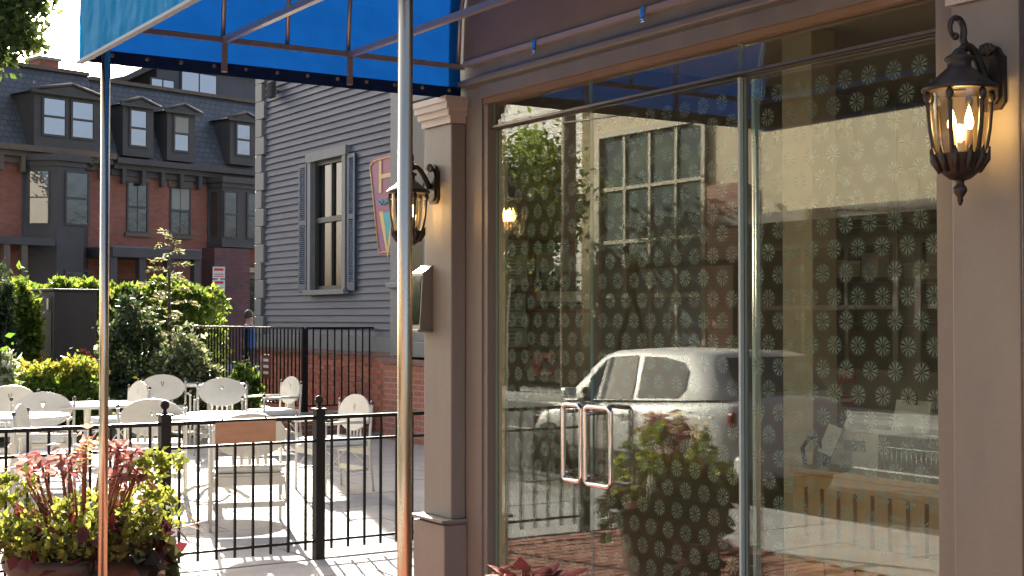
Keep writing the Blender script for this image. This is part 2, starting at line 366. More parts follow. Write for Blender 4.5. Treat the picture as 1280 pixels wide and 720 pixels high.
# ================================================================== STOREFRONT BUILDING
WX = 3.3                                   # outer wall plane, faces -X
GX = 3.335                                 # glass plane
shop = thing('storefront_building', 'taupe painted restaurant storefront with wide glass entrance', 'building', (3.3, 4.0, 0))
def sb(name, m, x0, x1, y0, y1, z0, z1, b=0.0): return bx(name, m, shop, x0, x1, y0, y1, z0, z1, True, b)
sb('fascia', TAUPE, WX, WX+0.35, 1.2, 5.733, 2.66, 5.2)
sb('side_wall', TAUPE, WX+0.352, 9.0, 5.6, 5.733, 0, 5.2)
sb('wall', TAUPE, WX, WX+0.05, 5.335, 5.733, 0, 2.658)
sb('return_wall', TAUPE, WX+0.051, WX+0.35, 5.6, 5.733, 0, 2.658)
sb('wall', TAUPE, WX, WX+0.35, 2.30, 2.737, 0, 2.658)
sb('wall', TAUPE_D, WX+0.01, WX+0.35, -8, -1.75, 0, 2.658)
sb('wall', TAUPE_D, WX+0.01, WX+0.35, 2.05, 2.298, 0, 2.658)
sb('added_window_riser', TAUPE_D, WX+0.01, WX+0.35, -1.748, 2.048, 0, 0.55)  # wall under unseen windows that are added to light the room
sb('added_window_frame', TAUPE, WX+0.03, WX+0.10, 0.12, 0.18, 0.551, 2.655)
sb('upper_wall', TAUPE_D, WX+0.012, WX+0.35, -8, 1.198, 2.66, 5.2)
sb('roof', TAUPE_D, WX, 9.2, -8, 5.733, 5.202, 5.35)
# head mouldings under the fascia
def head(mb):
    mb.box(WX-0.012, WX+0.11, 2.74, 5.333, 2.600, 2.658)
part('head_moulding', TAUPE, shop, head, True)
sb('head_trim', TAUPE, WX-0.03, WX-0.001, 1.25, 5.733, 2.672, 2.70, 0.006)
sb('head_frame', TAUPE_D, GX-0.03, GX+0.06, 2.74, 5.333, 2.575, 2.599)
sb('jamb', TAUPE, WX+0.01, GX+0.035, 5.30, 5.334, 0, 2.574)
sb('jamb', TAUPE, WX+0.01, GX+0.10, 2.738, 2.765, 0, 2.574)
# pilasters
for (ya, yb) in ((5.47, 5.725), (2.405, 2.637)):
    sb('pilaster', TAUPE, 3.22, WX-0.002, ya, yb, 0.68, 2.50, 0.006)
    sb('pilaster_base', TAUPE, 3.175, WX-0.002, ya-0.015, yb+0.02, 0.0, 0.655, 0.006)
    def cap(mb, ya=ya, yb=yb):
        for (dx, z0, z1) in ((0.02, 0.656, 0.668), (0.062, 0.668, 0.680)): mb.box(3.22-dx, WX-0.003, ya-dx*0.4, yb+dx*0.4+0.004, z0, z1)
    part('base_cap', TAUPE, shop, cap, True)
    def capital(mb, ya=ya, yb=yb):
        for (dx, z0, z1) in ((0.010, 2.501, 2.535), (0.024, 2.535, 2.565), (0.038, 2.565, 2.595), (0.046, 2.595, 2.622)):
            mb.box(3.22-dx, WX-0.004, ya-dx*0.6, yb+min(dx, 0.03), z0, z1)
    part('capital', mat('pale_trim', (0.52, 0.49, 0.43), 0.5, col2=(0.58, 0.55, 0.48), nscale=5), shop, capital, True)
# downspout beside the near pilaster
part('downspout', mat('dark_downspout', (0.05, 0.045, 0.05), 0.5), shop, lambda mb: mb.box(3.19, 3.285, 2.30, 2.385, 0.05, 5.1, b=0.01), True)
# --- glazing: three frameless leaves and a strip above
def pane(name, y0, y1, z0, z1, x=GX, parent=shop):
    mb = MB()
    t = 0.010
    vs = [(X, Y, Z) for X in (x, x+t) for Y in (y0, y1) for Z in (z0, z1)]
    mb.add(vs, [(0, 1, 3, 2), (4, 6, 7, 5)], 0); mb.add(vs, [(0, 2, 6, 4), (1, 5, 7, 3), (0, 4, 5, 1), (2, 3, 7, 6)], 1)
    return mb.build(name, [PANE, EDGE], parent, True)
YS = [5.298, 4.555, 3.656, 2.768]
xs = [GX+0.014, GX, GX+0.018]
DECAL = None
def decalmat():
    m = bpy.data.materials.new('frosted_film'); m.use_nodes = True; nt = m.node_tree; b = nt.nodes['Principled BSDF']
    b.inputs['Base Color'].default_value = (0.50, 0.68, 0.63, 1); b.inputs['Roughness'].default_value = 0.7
    t = nt.nodes.new('ShaderNodeBsdfTransparent'); mx = nt.nodes.new('ShaderNodeMixShader'); mx.inputs[0].default_value = 0.6
    tl = nt.nodes.new('ShaderNodeBsdfTranslucent'); tl.inputs[0].default_value = (0.5, 0.56, 0.52, 1); m2 = nt.nodes.new('ShaderNodeMixShader'); m2.inputs[0].default_value = 0.3
    nt.links.new(b.outputs[0], m2.inputs[1]); nt.links.new(tl.outputs[0], m2.inputs[2])
    nt.links.new(t.outputs[0], mx.inputs[1]); nt.links.new(m2.outputs[0], mx.inputs[2]); nt.links.new(mx.outputs[0], nt.nodes['Material Output'].inputs[0]); return m
FROST = decalmat()
def decals(mb, x, y0, y1, z0, z1):
    hs, vs_ = 0.103, 0.079; r = 0.0365; i = 0; z = z0+0.04
    while z < z1-0.035:
        y = y0+0.045+(hs/2 if i % 2 else 0)
        while y < y1-0.03:
            for k in range(10):
                a = 2*PI*k/10
                def P(rr, da): return (x, y+rr*math.cos(a+da), z+rr*math.sin(a+da))
                # a wedge petal with a notched outer end
                mb.add([P(0.004, 0), P(r, -0.215), P(r*0.70, -0.02), P(r, 0.175)], [(0, 1, 2), (0, 2, 3)])
            y += hs
        z += vs_; i += 1
door_names = ['door', 'door', 'fixed_window']
leafs = []
for i in range(3):
    p = pane(door_names[i], YS[i+1]+0.006, YS[i]-0.006, 0.02, 2.455, xs[i]); leafs.append(p)
    mb = MB(); decals(mb, xs[i]+0.0125, YS[i+1]+0.01, YS[i]-0.01, 0.05, 2.44)
    d = MB(); d.v, d.f, d.mi, d.sm = mb.v, mb.f, mb.mi, mb.sm
    tag(d.build('frosted_print', FROST, p, False), kind='stuff')
    o = p.children[-1]; L = shop.matrix_basis.inverted()
    for v in o.data.vertices: v.co = L @ v.co
for i in range(3):
    pane('transom_window', YS[i+1]+0.004, YS[i]-0.004, 2.478, 2.575, GX+0.004)
sb('transom_bar', mat('bronze_bar', (0.30, 0.27, 0.22), 0.35, 0.7), GX-0.008, GX+0.035, 2.768, 5.297, 2.459, 2.474)
pane('side_window', -1.74, 0.118, 0.555, 2.655, GX+0.03); pane('side_window', 0.182, 2.045, 0.555, 2.655, GX+0.03)  # unseen windows, added to let daylight into the room
sb('transom_gasket', DARK, GX-0.0115, GX-0.0085, 2.77, 5.295, 2.459, 2.4625)
sb('joint_seal', mat('pale_seal', (0.45, 0.62, 0.60), 0.5), GX-0.002, GX+0.014, 3.6508, 3.6612, 0.02, 2.455)
sb('sill_rail', ALU, GX-0.02, GX+0.05, 2.768, 5.297, 0.0, 0.019)
# D pull handles, one on each door, both faces joined by short stand-offs
def dpull(mb, yc, x, out):
    z0, z1 = 0.935, 1.245; w = 0.125 if yc > 4.5 else 0.17; r = 0.0105
    pts = []
    for (dy, zz, a0) in ((w/2, z1, 0), (-w/2, z1, 90), (-w/2, z0, 180), (w/2, z0, 270)):
        cr = 0.022; cyy = dy-math.copysign(cr, dy); cz = zz-math.copysign(cr, zz-1.09)
        for q in range(5):
            a = rad(a0+q*22.5); pts.append((x+out, yc+cyy+cr*math.cos(a), cz+cr*math.sin(a)))
    pts.append(pts[0]); mb.tube(pts, r, 10, cap=False)
    for zz in (z0+0.03, z1-0.03): mb.tube([(x, yc+w/2, zz), (x+out, yc+w/2, zz)], 0.008, 8)
for (yc, i) in ((4.628, 0), (4.432, 1)):
    part('handle', CHROME, leafs[i], lambda mb: dpull(mb, yc if i == 0 else yc, xs[i], -0.05), False)
    o = leafs[i].children[-1]; L = shop.matrix_basis.inverted()
    for v in o.data.vertices: v.co = L @ v.co
# inner push bars
for (ya, yb, i) in ((4.58, 5.22, 0), (3.87, 4.53, 1)):
    def bar(mb):
        xb = xs[i]+0.06
        mb.tube([(xb, ya, 1.235), (xb, yb, 1.235)], 0.0085, 10)
        for yv in (ya+0.02, yb-0.02): mb.tube([(xs[i]+0.01, yv, 1.235), (xb, yv, 1.235)], 0.006, 8)
    part('push_bar', CHROME, leafs[i], bar, False); o = leafs[i].children[-1]; L = shop.matrix_basis.inverted()
    for v in o.data.vertices: v.co = L @ v.co

# ------------------------------------------------------------------ room behind the glass
WALLIN = mat('brown_interior_paint', (0.24, 0.195, 0.115), 0.7, col2=(0.28, 0.23, 0.145), nscale=1.5)
struct('interior_floor', mat('wood_floor', (0.26, 0.16, 0.09), 0.35, col2=(0.34, 0.22, 0.13), nscale=3, stretch=(1, 8, 1)), (GX+0.06, 8.8, -2, 5.58, -0.05, 0.004))
struct('ceiling', mat('ceiling_paint', (0.62, 0.58, 0.48), 0.8), (WX+0.352, 8.8, -2, 5.49, 2.86, 2.95))
struct('interior_wall', WALLIN, (GX+0.052, 8.8, 5.5, 5.585, 0.005, 2.855))
struct('back_wall', mat('dark_back_wall', (0.26, 0.21, 0.13), 0.8), (8.6, 8.8, -2, 5.49, 0.005, 2.855))
struct('partition_wall', WALLIN, (WX+0.352, 8.59, -2.0, -1.9, 0.005, 2.855))
sb('column', CREAM, 4.29, 4.44, 4.25, 4.43, 0.005, 2.855, 0.006)
sb('glass_fin', mat('pale_fin_edge', (0.45, 0.66, 0.66), 0.5, spec=0.3), GX+0.05, GX+0.075, 3.632, 3.647, 0.02, 2.45)
sb('jamb_lining', CREAM, GX+0.034, GX+0.05, 5.245, 5.298, 0.02, 2.455)
# ================================================================== CANOPY
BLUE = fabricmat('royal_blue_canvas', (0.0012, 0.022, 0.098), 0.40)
BLUE_F = fabricmat('skylit_blue_canvas', (0.004, 0.33, 0.76), 0.3)  # front panel's sky glow is painted in as a brighter teal
NAVY = fabricmat('navy_binding', (0.008, 0.03, 0.10), 0.12)
CX0, CX1, CY0, CY1 = 1.53, 3.285, 2.93, 5.50
ZB, ZS, ZR = 2.618, 2.672, 2.775                      # skirt bottom, skirt top, rail
canopy = thing('entrance_canopy', 'royal blue canvas entrance canopy on two brass poles over the glass doors', 'canopy', (1.55, 4.2, 0))
def cp(name, m, fn): return part(name, m, canopy, fn, True)
YC = (CY0+CY1)/2; HW = (CY1-CY0)/2; AH = 0.95
def arch(k, n=20, sh=0.0):
    a = PI*k/n; return (YC-(HW-sh)*math.cos(a), ZR+(AH-sh)*math.sin(a)**0.8)
def roof(mb):
    n = 20
    for (xa, xb) in ((CX0, 2.12), (2.12, 2.70), (2.70, CX1)):
        for k in range(n):
            (y0, z0), (y1, z1) = arch(k), arch(k+1)
            vs = [(xa, y0, z0), (xb, y0, z0), (xb, y1, z1), (xa, y1, z1)]
            mb.add(vs, [(0, 1, 2, 3)], 0, True)
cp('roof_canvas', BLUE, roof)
for yv in (CY0, CY1):
    cp('side_canvas', BLUE, lambda mb: mb.quad((CX0+0.004, yv, ZS-0.003), (CX1, yv, ZS-0.003), (CX1, yv, ZR+0.002), (CX0+0.004, yv, ZR+0.002)))
    cp('skirt', NAVY, lambda mb: mb.box(CX0+0.004, CX1, yv-0.004, yv+0.004, ZB, ZS-0.001))
    for k in range(12):
        xx = CX0+0.13+k*0.142
        cp('grommet', BRASS, lambda mb: mb.tube([(xx, yv-0.0075, ZS-0.018), (xx, yv+0.0075, ZS-0.018)], 0.0085, 10))
def front(mb):
    n = 20; pts = [arch(k) for k in range(n+1)]; poly = [(CY1, ZB), (CY0, ZB)]+pts
    mb.add([(CX0-0.002, y, z) for y, z in poly], [tuple(range(len(poly)))])
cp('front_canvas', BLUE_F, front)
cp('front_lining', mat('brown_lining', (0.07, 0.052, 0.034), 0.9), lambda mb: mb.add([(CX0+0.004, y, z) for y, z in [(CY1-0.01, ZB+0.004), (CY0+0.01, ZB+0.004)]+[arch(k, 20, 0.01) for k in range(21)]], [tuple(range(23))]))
cp('front_hem', mat('hem_tape', (0.30, 0.42, 0.48), 0.7), lambda mb: mb.box(CX0-0.012, CX0+0.012, CY0, CY1, ZB-0.012, ZB-0.001))
TUBE = mat('bronze_tube', (0.46, 0.42, 0.36), 0.32, 0.6)
for yv in (CY0+0.03, CY1-0.03):
    cp('rail', TUBE, lambda mb: mb.box(CX0+0.02, CX1, yv-0.012, yv+0.012, ZR-0.024, ZR-0.002))
    for xx in (CX0+0.04, 2.12, 2.70):
        cp('strut', TUBE, lambda mb: mb.box(xx-0.011, xx+0.011, yv-0.010, yv+0.010, ZB+0.01, ZR-0.025))
for xx in (CX0+0.04, 2.12, 2.70):
    cp('crossbar', ALU if xx < 1.6 else TUBE, lambda mb: mb.box(xx-0.0125, xx+0.0125, CY0+0.045, CY1-0.045, ZR-0.026, ZR-0.001))
for xx in (2.12, 2.41, 2.70, CX1-0.02):
    cp('bow', TUBE, lambda mb: mb.tube([(xx, *arch(k, 20, 0.014)) for k in range(21)], 0.011, 6))
POLEX = 1.62
for (px, py) in ((POLEX, 5.45), (POLEX, 2.975)):
    def pole(mb):
        mb.tube([(px, py, 0.0), (px, py, 2.75)], 0.0185, 20)
    po = cp('pole', BRASS, pole)
    cp('base_flange', BRASS, lambda mb: mb.lathe([(0.001, 0.022), (0.022, 0.022), (0.03, 0.012), (0.06, 0.008), (0.06, 0.001)], (px, py, 0), 20))
# wall rail that carries the canopy, with clips
wr = thing('canopy_wall_rail', 'thin metal rail with small clips screwed to the fascia under the canopy', 'rail', (WX-0.02, 4.0, 2.77))
part('rail', mat('rail_grey', (0.42, 0.38, 0.34), 0.5, 0.15), wr, lambda mb: mb.box(WX-0.028, WX-0.002, 2.6, 5.46, 2.762, 2.784), True)
for yv in (4.86, 4.12, 3.4, 2.8):
    def clip(mb):
        mb.box(WX-0.034, WX-0.0285, yv-0.012, yv+0.012, 2.728, 2.788, b=0.002); mb.tube([(WX-0.042, yv, 2.742), (WX-0.0345, yv, 2.742)], 0.006, 8)
    part('clip', CHROME, wr, clip, True)
part('backing_panel', TAUPE_D, wr, lambda mb: mb.prism([(YC-(HW-0.02)*math.cos(PI*k/24), 2.79+(AH-0.02)*math.sin(PI*k/24)**0.8) for k in range(25)], WX-0.012, WX-0.001, Matrix(((0, 0, 1, 0), (1, 0, 0, 0), (0, 1, 0, 0), (0, 0, 0, 1)))), True)

# ================================================================== WALL LANTERNS
AMBER = panemat('seeded_amber_glass', (1.0, 0.90, 0.70), 0.10, 0.08)
BULB = mat('lit_bulb', (1, 0.8, 0.5), 0.4, emit=((1.0, 0.62, 0.25), 12.0))
def lantern(label, y, z, xw):
    t = thing('wall_lantern', label, 'lantern', (xw, y, z), 0)
    bz = lambda name, fn, m=BRONZE, p=t: part(name, m, p, fn)
    def plate(mb):
        poly = [(-0.048, -0.075), (-0.03, -0.095), (0.03, -0.095), (0.048, -0.075), (0.048, 0.06), (0.034, 0.075), (0.026, 0.09), (0, 0.102), (-0.026, 0.09), (-0.034, 0.075), (-0.048, 0.06)]
        M = Matrix(((0, 0, -1, 0), (1, 0, 0, 0), (0, 1, 0, 0), (0, 0, 0, 1)))
        mb.prism(poly, 0.0, 0.016, M); mb.prism([(a*0.78, b*0.84) for a, b in poly], 0.0165, 0.03, M)
    bz('backplate', plate)
    def shell(mb):
        for k in range(5): 
            a = rad(30+k*30); mb.tube([(-0.03, 0.008*math.cos(a), 0.07), (-0.036, 0.034*math.cos(a), 0.07+0.034*math.sin(a))], 0.007, 6)
    bz('shell_ornament', shell)
    def arm(mb):
        pts = []
        for k in range(15):
            s = k/14; a = rad(-60+s*150)
            pts.append((-0.035-0.115*s, 0, -0.02+0.095*math.sin(PI*0.62*s)+0.015*math.sin(3*s)))
        mb.tube(pts, 0.012, 8, rs=[0.016-0.006*k/14 for k in range(15)])
        hook = []
        for k in range(18):
            a = rad(-35+k*17.5); r = 0.042-0.0012*k; hook.append((-0.150-0.02+r*math.cos(a)*0.9, 0, 0.138-0.008+r*math.sin(a)))
        hook = [(-0.12, 0, 0.07)]+hook
        mb.tube(hook, 0.009, 8, rs=[0.011]+[0.011-0.0003*k for k in range(18)]); mb.ball(hook[-1], 0.012, 8)
    bz('arm', arm)
    cx = -0.155; c = (cx, 0, 0)
    bz('cap', lambda mb: mb.lathe([(0.010, 0.075), (0.018, 0.066), (0.024, 0.058), (0.040, 0.05), (0.043, 0.043), (0.034, 0.036), (0.034, 0.02), (0.044, 0.012), (0.07, -0.012), (0.096, -0.03), (0.106, -0.038), (0.108, -0.048), (0.10, -0.052), (0.085, -0.048), (0.02, -0.045)], c, 28))
    def rib(mb, a):
        pr = [(0.090, -0.052), (0.089, -0.10), (0.084, -0.16), (0.074, -0.22), (0.058, -0.268)]
        mb.tube([(cx+r*math.cos(a), r*math.sin(a), z_) for r, z_ in pr], 0.007, 6)
        mb.ball((cx+0.091*math.cos(a), 0.091*math.sin(a), -0.068), 0.012, 8, sz=1.6)
    for k in range(6): bz('cage_rib', lambda mb: rib(mb, rad(60*k+22)))
    bz('cup', lambda mb: mb.lathe([(0.078, -0.235), (0.072, -0.25), (0.066, -0.262), (0.05, -0.29), (0.03, -0.306), (0.012, -0.312), (0.012, -0.322), (0.019, -0.33), (0.021, -0.34), (0.014, -0.352), (0.008, -0.36), (0.009, -0.37), (0.004, -0.382), (0.0005, -0.384)], c, 24))
    def leafs(mb):
        for k in range(12):
            a = rad(30*k); mb.tube([(cx+0.055*math.cos(a), 0.055*math.sin(a), -0.286), (cx+0.075*math.cos(a), 0.075*math.sin(a), -0.25), (cx+0.083*math.cos(a), 0.083*math.sin(a), -0.215)], 0.008, 6, rs=[0.007, 0.011, 0.003])
    tag(bz('leaf_collar', leafs), kind='stuff')
    bz('glass', lambda mb: mb.lathe([(0.083, -0.050), (0.082, -0.10), (0.077, -0.16), (0.067, -0.22), (0.05, -0.275)], c, 24), AMBER)
    for (dx, dy) in ((0.0, 0.028), (0.004, -0.03)):
        cd = bz('candle', lambda mb: mb.tube([(cx+dx, dy, -0.275), (cx+dx, dy, -0.165)], 0.011, 10), mat('candle_sleeve', (0.45, 0.33, 0.2), 0.6))
        part('bulb', BULB, cd, lambda mb: mb.lathe([(0.006, -0.165), (0.0125, -0.150), (0.013, -0.138), (0.008, -0.118), (0.002, -0.098), (0.0004, -0.094)], (cx+dx, dy, 0), 10))
    L = bpy.data.lights.new('lantern_glow', 'POINT'); L.energy = 0.2; L.color = (1.0, 0.6, 0.28); L.shadow_soft_size = 0.02
    lo = bpy.data.objects.new('glow', L); C.objects.link(lo); lo.parent = t; lo.location = (cx, 0, -0.13)
    t.scale = (0.94, 0.94, 0.94); return t
lantern('bronze wall lantern with amber glass and lit bulbs on the pilaster by the desk', 2.49, 2.268, 3.222)
lantern('dark bronze wall lantern on the pilaster above the steel menu box', 5.62, 2.225, 3.222)

# menu box
mbx = thing('menu_box', 'slim polished steel menu box with sloping top on the pilaster', 'menu box', (3.22, 5.66, 1.55))
STEEL = mat('dull_steel', (0.30, 0.29, 0.26), 0.3, 0.9)
part('case', STEEL, mbx, lambda mb: mb.add([(-0.002, -0.02, 0), (-0.002, 0.08, 0), (-0.002, 0.08, 0.30), (-0.002, -0.02, 0.30), (-0.07, -0.02, 0), (-0.07, 0.08, 0), (-0.055, 0.08, 0.265), (-0.055, -0.02, 0.265)], [(0, 1, 2, 3), (4, 7, 6, 5), (0, 4, 5, 1), (2, 6, 7, 3), (1, 5, 6, 2), (0, 3, 7, 4)]))
part('shelf', STEEL, mbx, lambda mb: mb.box(-0.085, -0.003, -0.03, 0.09, -0.014, -0.001, b=0.003))
part('cover', mat('smoked_cover', (0.02, 0.025, 0.02), 0.05, spec=0.9), mbx, lambda mb: mb.add([(-0.0715, -0.008, 0.02), (-0.0715, 0.068, 0.02), (-0.0585, 0.068, 0.25), (-0.0585, -0.008, 0.25)], [(0, 1, 2, 3)]))

# ================================================================== DESK AND THE THINGS IN THE ENTRANCE ROOM
OAK = mat('honey_oak', (0.50, 0.31, 0.14), 0.45, col2=(0.60, 0.40, 0.20), nscale=2.5, stretch=(6, 6, 0.6), bump=0.05)
desk = thing('host_desk', 'honey oak host desk with slatted panel front behind the glass', 'desk', (3.7, 3.2, 0))
DXF = 3.66
def dk(name, m, *a, b=0.0): return bx(name, m, desk, *a, True, b)
dk('body', OAK, DXF+0.02, 4.25, 2.70, 3.72, 0.005, 1.03)
dk('top', OAK, DXF-0.012, 4.27, 2.68, 3.735, 1.031, 1.055, b=0.004)
dk('front_rail', OAK, DXF-0.004, DXF+0.018, 2.70, 3.72, 0.985, 1.03)
dk('front_rail', OAK, DXF-0.004, DXF+0.018, 2.70, 3.72, 0.72, 0.80)
for k in range(13): 
    yv = 2.72+k*0.079; dk('slat', OAK, DXF-0.002, DXF+0.019, yv, yv+0.06, 0.801, 0.984)
for k in range(7):
    yv = 2.70+k*0.1459; dk('panel', OAK, DXF+0.004, DXF+0.019, yv+0.004, yv+0.1415, 0.02, 0.716)
WHITE = mat('white_plastic', (0.7, 0.69, 0.65), 0.5); PAPER = mat('paper', (0.72, 0.70, 0.62), 0.8, col2=(0.6, 0.58, 0.5), nscale=9)
RED = mat('red_enamel', (0.62, 0.025, 0.025), 0.4)
bxx = thing('tray_box', 'white document box with a hand hole on the desk', 'box', (3.84, 3.585, 1.056), rad(4))
part('wall', WHITE, bxx, lambda mb: (mb.box(-0.01, 0.0, -0.11, 0.11, 0, 0.055), mb.box(-0.01, 0.0, -0.11, -0.05, 0.0555, 0.095), mb.box(-0.01, 0, 0.05, 0.11, 0.0555, 0.095), mb.box(-0.01, 0, -0.11, 0.11, 0.0955, 0.125)))
part('tray', WHITE, bxx, lambda mb: (mb.box(0.001, 0.2, -0.11, -0.10, 0, 0.12), mb.box(0.001, 0.2, 0.10, 0.11, 0, 0.12), mb.box(0.201, 0.21, -0.11, 0.11, 0, 0.12), mb.box(0.001, 0.2, -0.099, 0.099, 0, 0.01)))
rk = thing('wire_rack', 'chrome wire letter rack on the desk beside the white box', 'rack', (3.90, 3.28, 1.056))
part('frame', CHROME, rk, lambda mb: (mb.tube([(-.09, -.17, 0), (-.09, -.17, .085), (-.09, .17, .085), (-.09, .17, 0)], .004, 6), mb.tube([(.09, -.17, 0), (.09, -.17, .12), (.09, .17, .12), (.09, .17, 0)], .004, 6)))
for k in range(15):
    yv = -0.155+k*0.022; part('wire', CHROME, rk, lambda mb: mb.tube([(-.09, yv, .083), (-.09, yv, .006), (.09, yv, .006), (.09, yv, .118)], .0022, 5))
cl = thing('clipboard_stand', 'tilted white menu board with a black clip behind the wire rack', 'clipboard', (4.12, 3.60, 1.056), 0)
part('board', WHITE, cl, lambda mb: mb.box(-0.006, 0.006, -0.085, 0.085, 0.02, 0.235, M=Matrix.Rotation(rad(14), 4, 'Y')))
part('clip', BLACK, cl, lambda mb: mb.tube([(0.04, -0.02, 0.215), (0.035, -0.025, 0.25), (0.045, 0, 0.275), (0.035, 0.025, 0.25), (0.04, 0.02, 0.215)], 0.006, 6))
part('foot', ALU, cl, lambda mb: mb.box(-0.02, 0.09, -0.06, 0.06, 0, 0.012))
part('sheet', mat('grey_sheet', (0.45, 0.46, 0.44), 0.5), cl, lambda mb: mb.box(-0.0075, -0.0065, -0.02, 0.04, 0.05, 0.14, M=Matrix.Rotation(rad(14), 4, 'Y')))
cd_ = thing('card_holder', 'small manila card leaning in a black holder on the desk', 'card', (3.72, 3.655, 1.056))
part('card', PAPER, cd_, lambda mb: mb.box(-0.003, 0.003, -0.04, 0.035, 0.05, 0.16, M=Matrix.Rotation(rad(20), 4, 'Y') @ Matrix.Rotation(rad(12), 4, 'X')))
part('holder', BLACK, cd_, lambda mb: mb.tube([(0, 0.07, 0.0), (0, 0.085, 0.06), (0.01, 0.06, 0.10), (0.02, 0.03, 0.10), (0.03, 0.0, 0.04), (0.03, 0, 0)], 0.008, 8))
bag = thing('gift_bag', 'white paper bag with orange ribbon at the end of the desk', 'bag', (3.98, 3.0, 1.056))
part('bag', WHITE, bag, lambda mb: mb.add([(-.05, -.06, 0), (.05, -.06, 0), (.05, .05, 0), (-.05, .05, 0), (-.06, -.08, .22), (.06, -.08, .22), (.06, .085, .22), (-.06, .085, .22)], [(0, 1, 5, 4), (1, 2, 6, 5), (2, 3, 7, 6), (3, 0, 4, 7), (3, 2, 1, 0)]))
part('ribbon', mat('orange_ribbon', (0.7, 0.16, 0.01), 0.4), bag, lambda mb: mb.tube([(-.03, .05, .2), (-.04, .06, .26), (-.03, .03, .29), (-.02, -.01, .285), (-.03, -.03, .24), (-.04, 0, .23)], 0.014, 8))
# things on the inner side wall (faces -Y, y = 5.5)
WY = 5.498
def wallpos(px, py):
    r = ray(px, py); k = WY/r.y; return Vector((0, 0, EYE))+r*k
def wall_board(name, label, cat, px0, py0, px1, py1, m, frame=None, th=0.012):
    a = wallpos(px0, (py0)), wallpos(px1, py1)
    x0, x1 = a[0].x, a[1].x; zc0 = wallpos((px0+px1)/2, py0).z; zc1 = wallpos((px0+px1)/2, py1).z
    t = thing(name, label, cat, ((x0+x1)/2, WY, (zc0+zc1)/2)); w = (x1-x0)/2; h = (zc0-zc1)/2
    part('sheet', m, t, lambda mb: mb.box(-w, w, -th, -0.001, -h, h))
    if frame:
        def fr(mb):
            f = 0.02
            for (xa, xb, za, zb) in ((-w-f, w+f, h, h+f), (-w-f, w+f, -h-f, -h), (-w-f, -w, -h, h), (w, w+f, -h, h)): mb.box(xa, xb, -th-0.012, -0.001, za, zb)
        part('frame', frame, t, fr)
    return t, w, h
FRAMEW = mat('mahogany', (0.14, 0.035, 0.02), 0.4)
INK = mat('ink', (0.12, 0.11, 0.1), 0.8)
for (a, lab) in (((622, 300, 657, 356), 'upper framed paper notice on the entrance side wall'), ((622, 367, 657, 434), 'lower framed menu sheet on the entrance side wall')):
    t, w, h = wall_board('menu_sheet', lab, 'menu', *a, PAPER, FRAMEW)
    def lines(mb):
        for k in range(11): 
            ww = R.uniform(0.3, 0.8)*w; mb.box(-ww, ww, -0.0135, -0.0125, h*0.8-k*h*0.155, h*0.8-k*h*0.155+h*0.03)
    tag(part('print', INK, t, lines), kind='stuff')
t, w, h = wall_board('poster', 'framed poster with green heading on the entrance side wall', 'poster', 667, 306, 711, 356, mat('poster_paper', (0.5, 0.47, 0.38), 0.5), FRAMEW)
part('heading', mat('green_heading', (0.12, 0.25, 0.2), 0.6), t, lambda mb: mb.box(-w*0.95, w*0.95, -0.0135, -0.0125, h*0.62, h*0.95))
def fire_box(label, px0, py0, px1, py1):
    t, w, h = wall_board('fire_alarm', label, 'fire alarm', px0, py0, px1, py1, RED, th=0.05)
    t.children[0].name = 'case'
    me = text_mesh('lettering', 'FIRE', h*0.62, 0.001); me.materials.append(WHITE); link('lettering', me, t, (0, -0.0515, h*0.66), (PI/2, 0, 0))
    part('pull_bar', mat('pull_grey', (0.16, 0.17, 0.17), 0.4), t, lambda mb: mb.box(-w*0.5, w*0.5, -0.066, -0.0505, -h*0.5, h*0.15, b=0.004))
    part('strip', WHITE, t, lambda mb: mb.box(-w*0.6, w*0.6, -0.0515, -0.0502, -h*0.9, -h*0.7))
fire_box('red fire alarm pull station under the framed sheets', 664, 440, 686, 469)
fire_box('red fire alarm pull station above the host desk', 1035, 461, 1062, 504)
# shelf with bottles between the boards and the alarm
sh = thing('wine_shelf', 'small red shelf on the entrance side wall', 'shelf', (wallpos(690, 388).x, WY, wallpos(690, 388).z))
part('board', FRAMEW, sh, lambda mb: mb.box(-0.16, 0.17, -0.12, -0.001, -0.012, 0.006)); part('back', RED, sh, lambda mb: mb.box(-0.16, 0.17, -0.012, -0.0015, 0.0065, 0.13))
BOT = mat('bottle_glass', (0.01, 0.03, 0.015), 0.1, spec=0.8)
for k in range(4):
    bt = thing('bottle', 'dark wine bottle standing on the small red shelf', 'bottle', (wallpos(690, 388).x-0.10+k*0.07, WY-0.055, wallpos(690, 388).z+0.0065), group='bottles on the red shelf')
    part('glass', BOT, bt, lambda mb: mb.lathe([(0.001, 0), (0.026, 0.001), (0.028, 0.02), (0.028, 0.11), (0.012, 0.14), (0.0105, 0.18), (0.001, 0.181)], (0, 0, 0), 12))
    part('label', PAPER, bt, lambda mb: mb.lathe([(0.0284, 0.035), (0.0284, 0.085)], (0, 0, 0), 12))
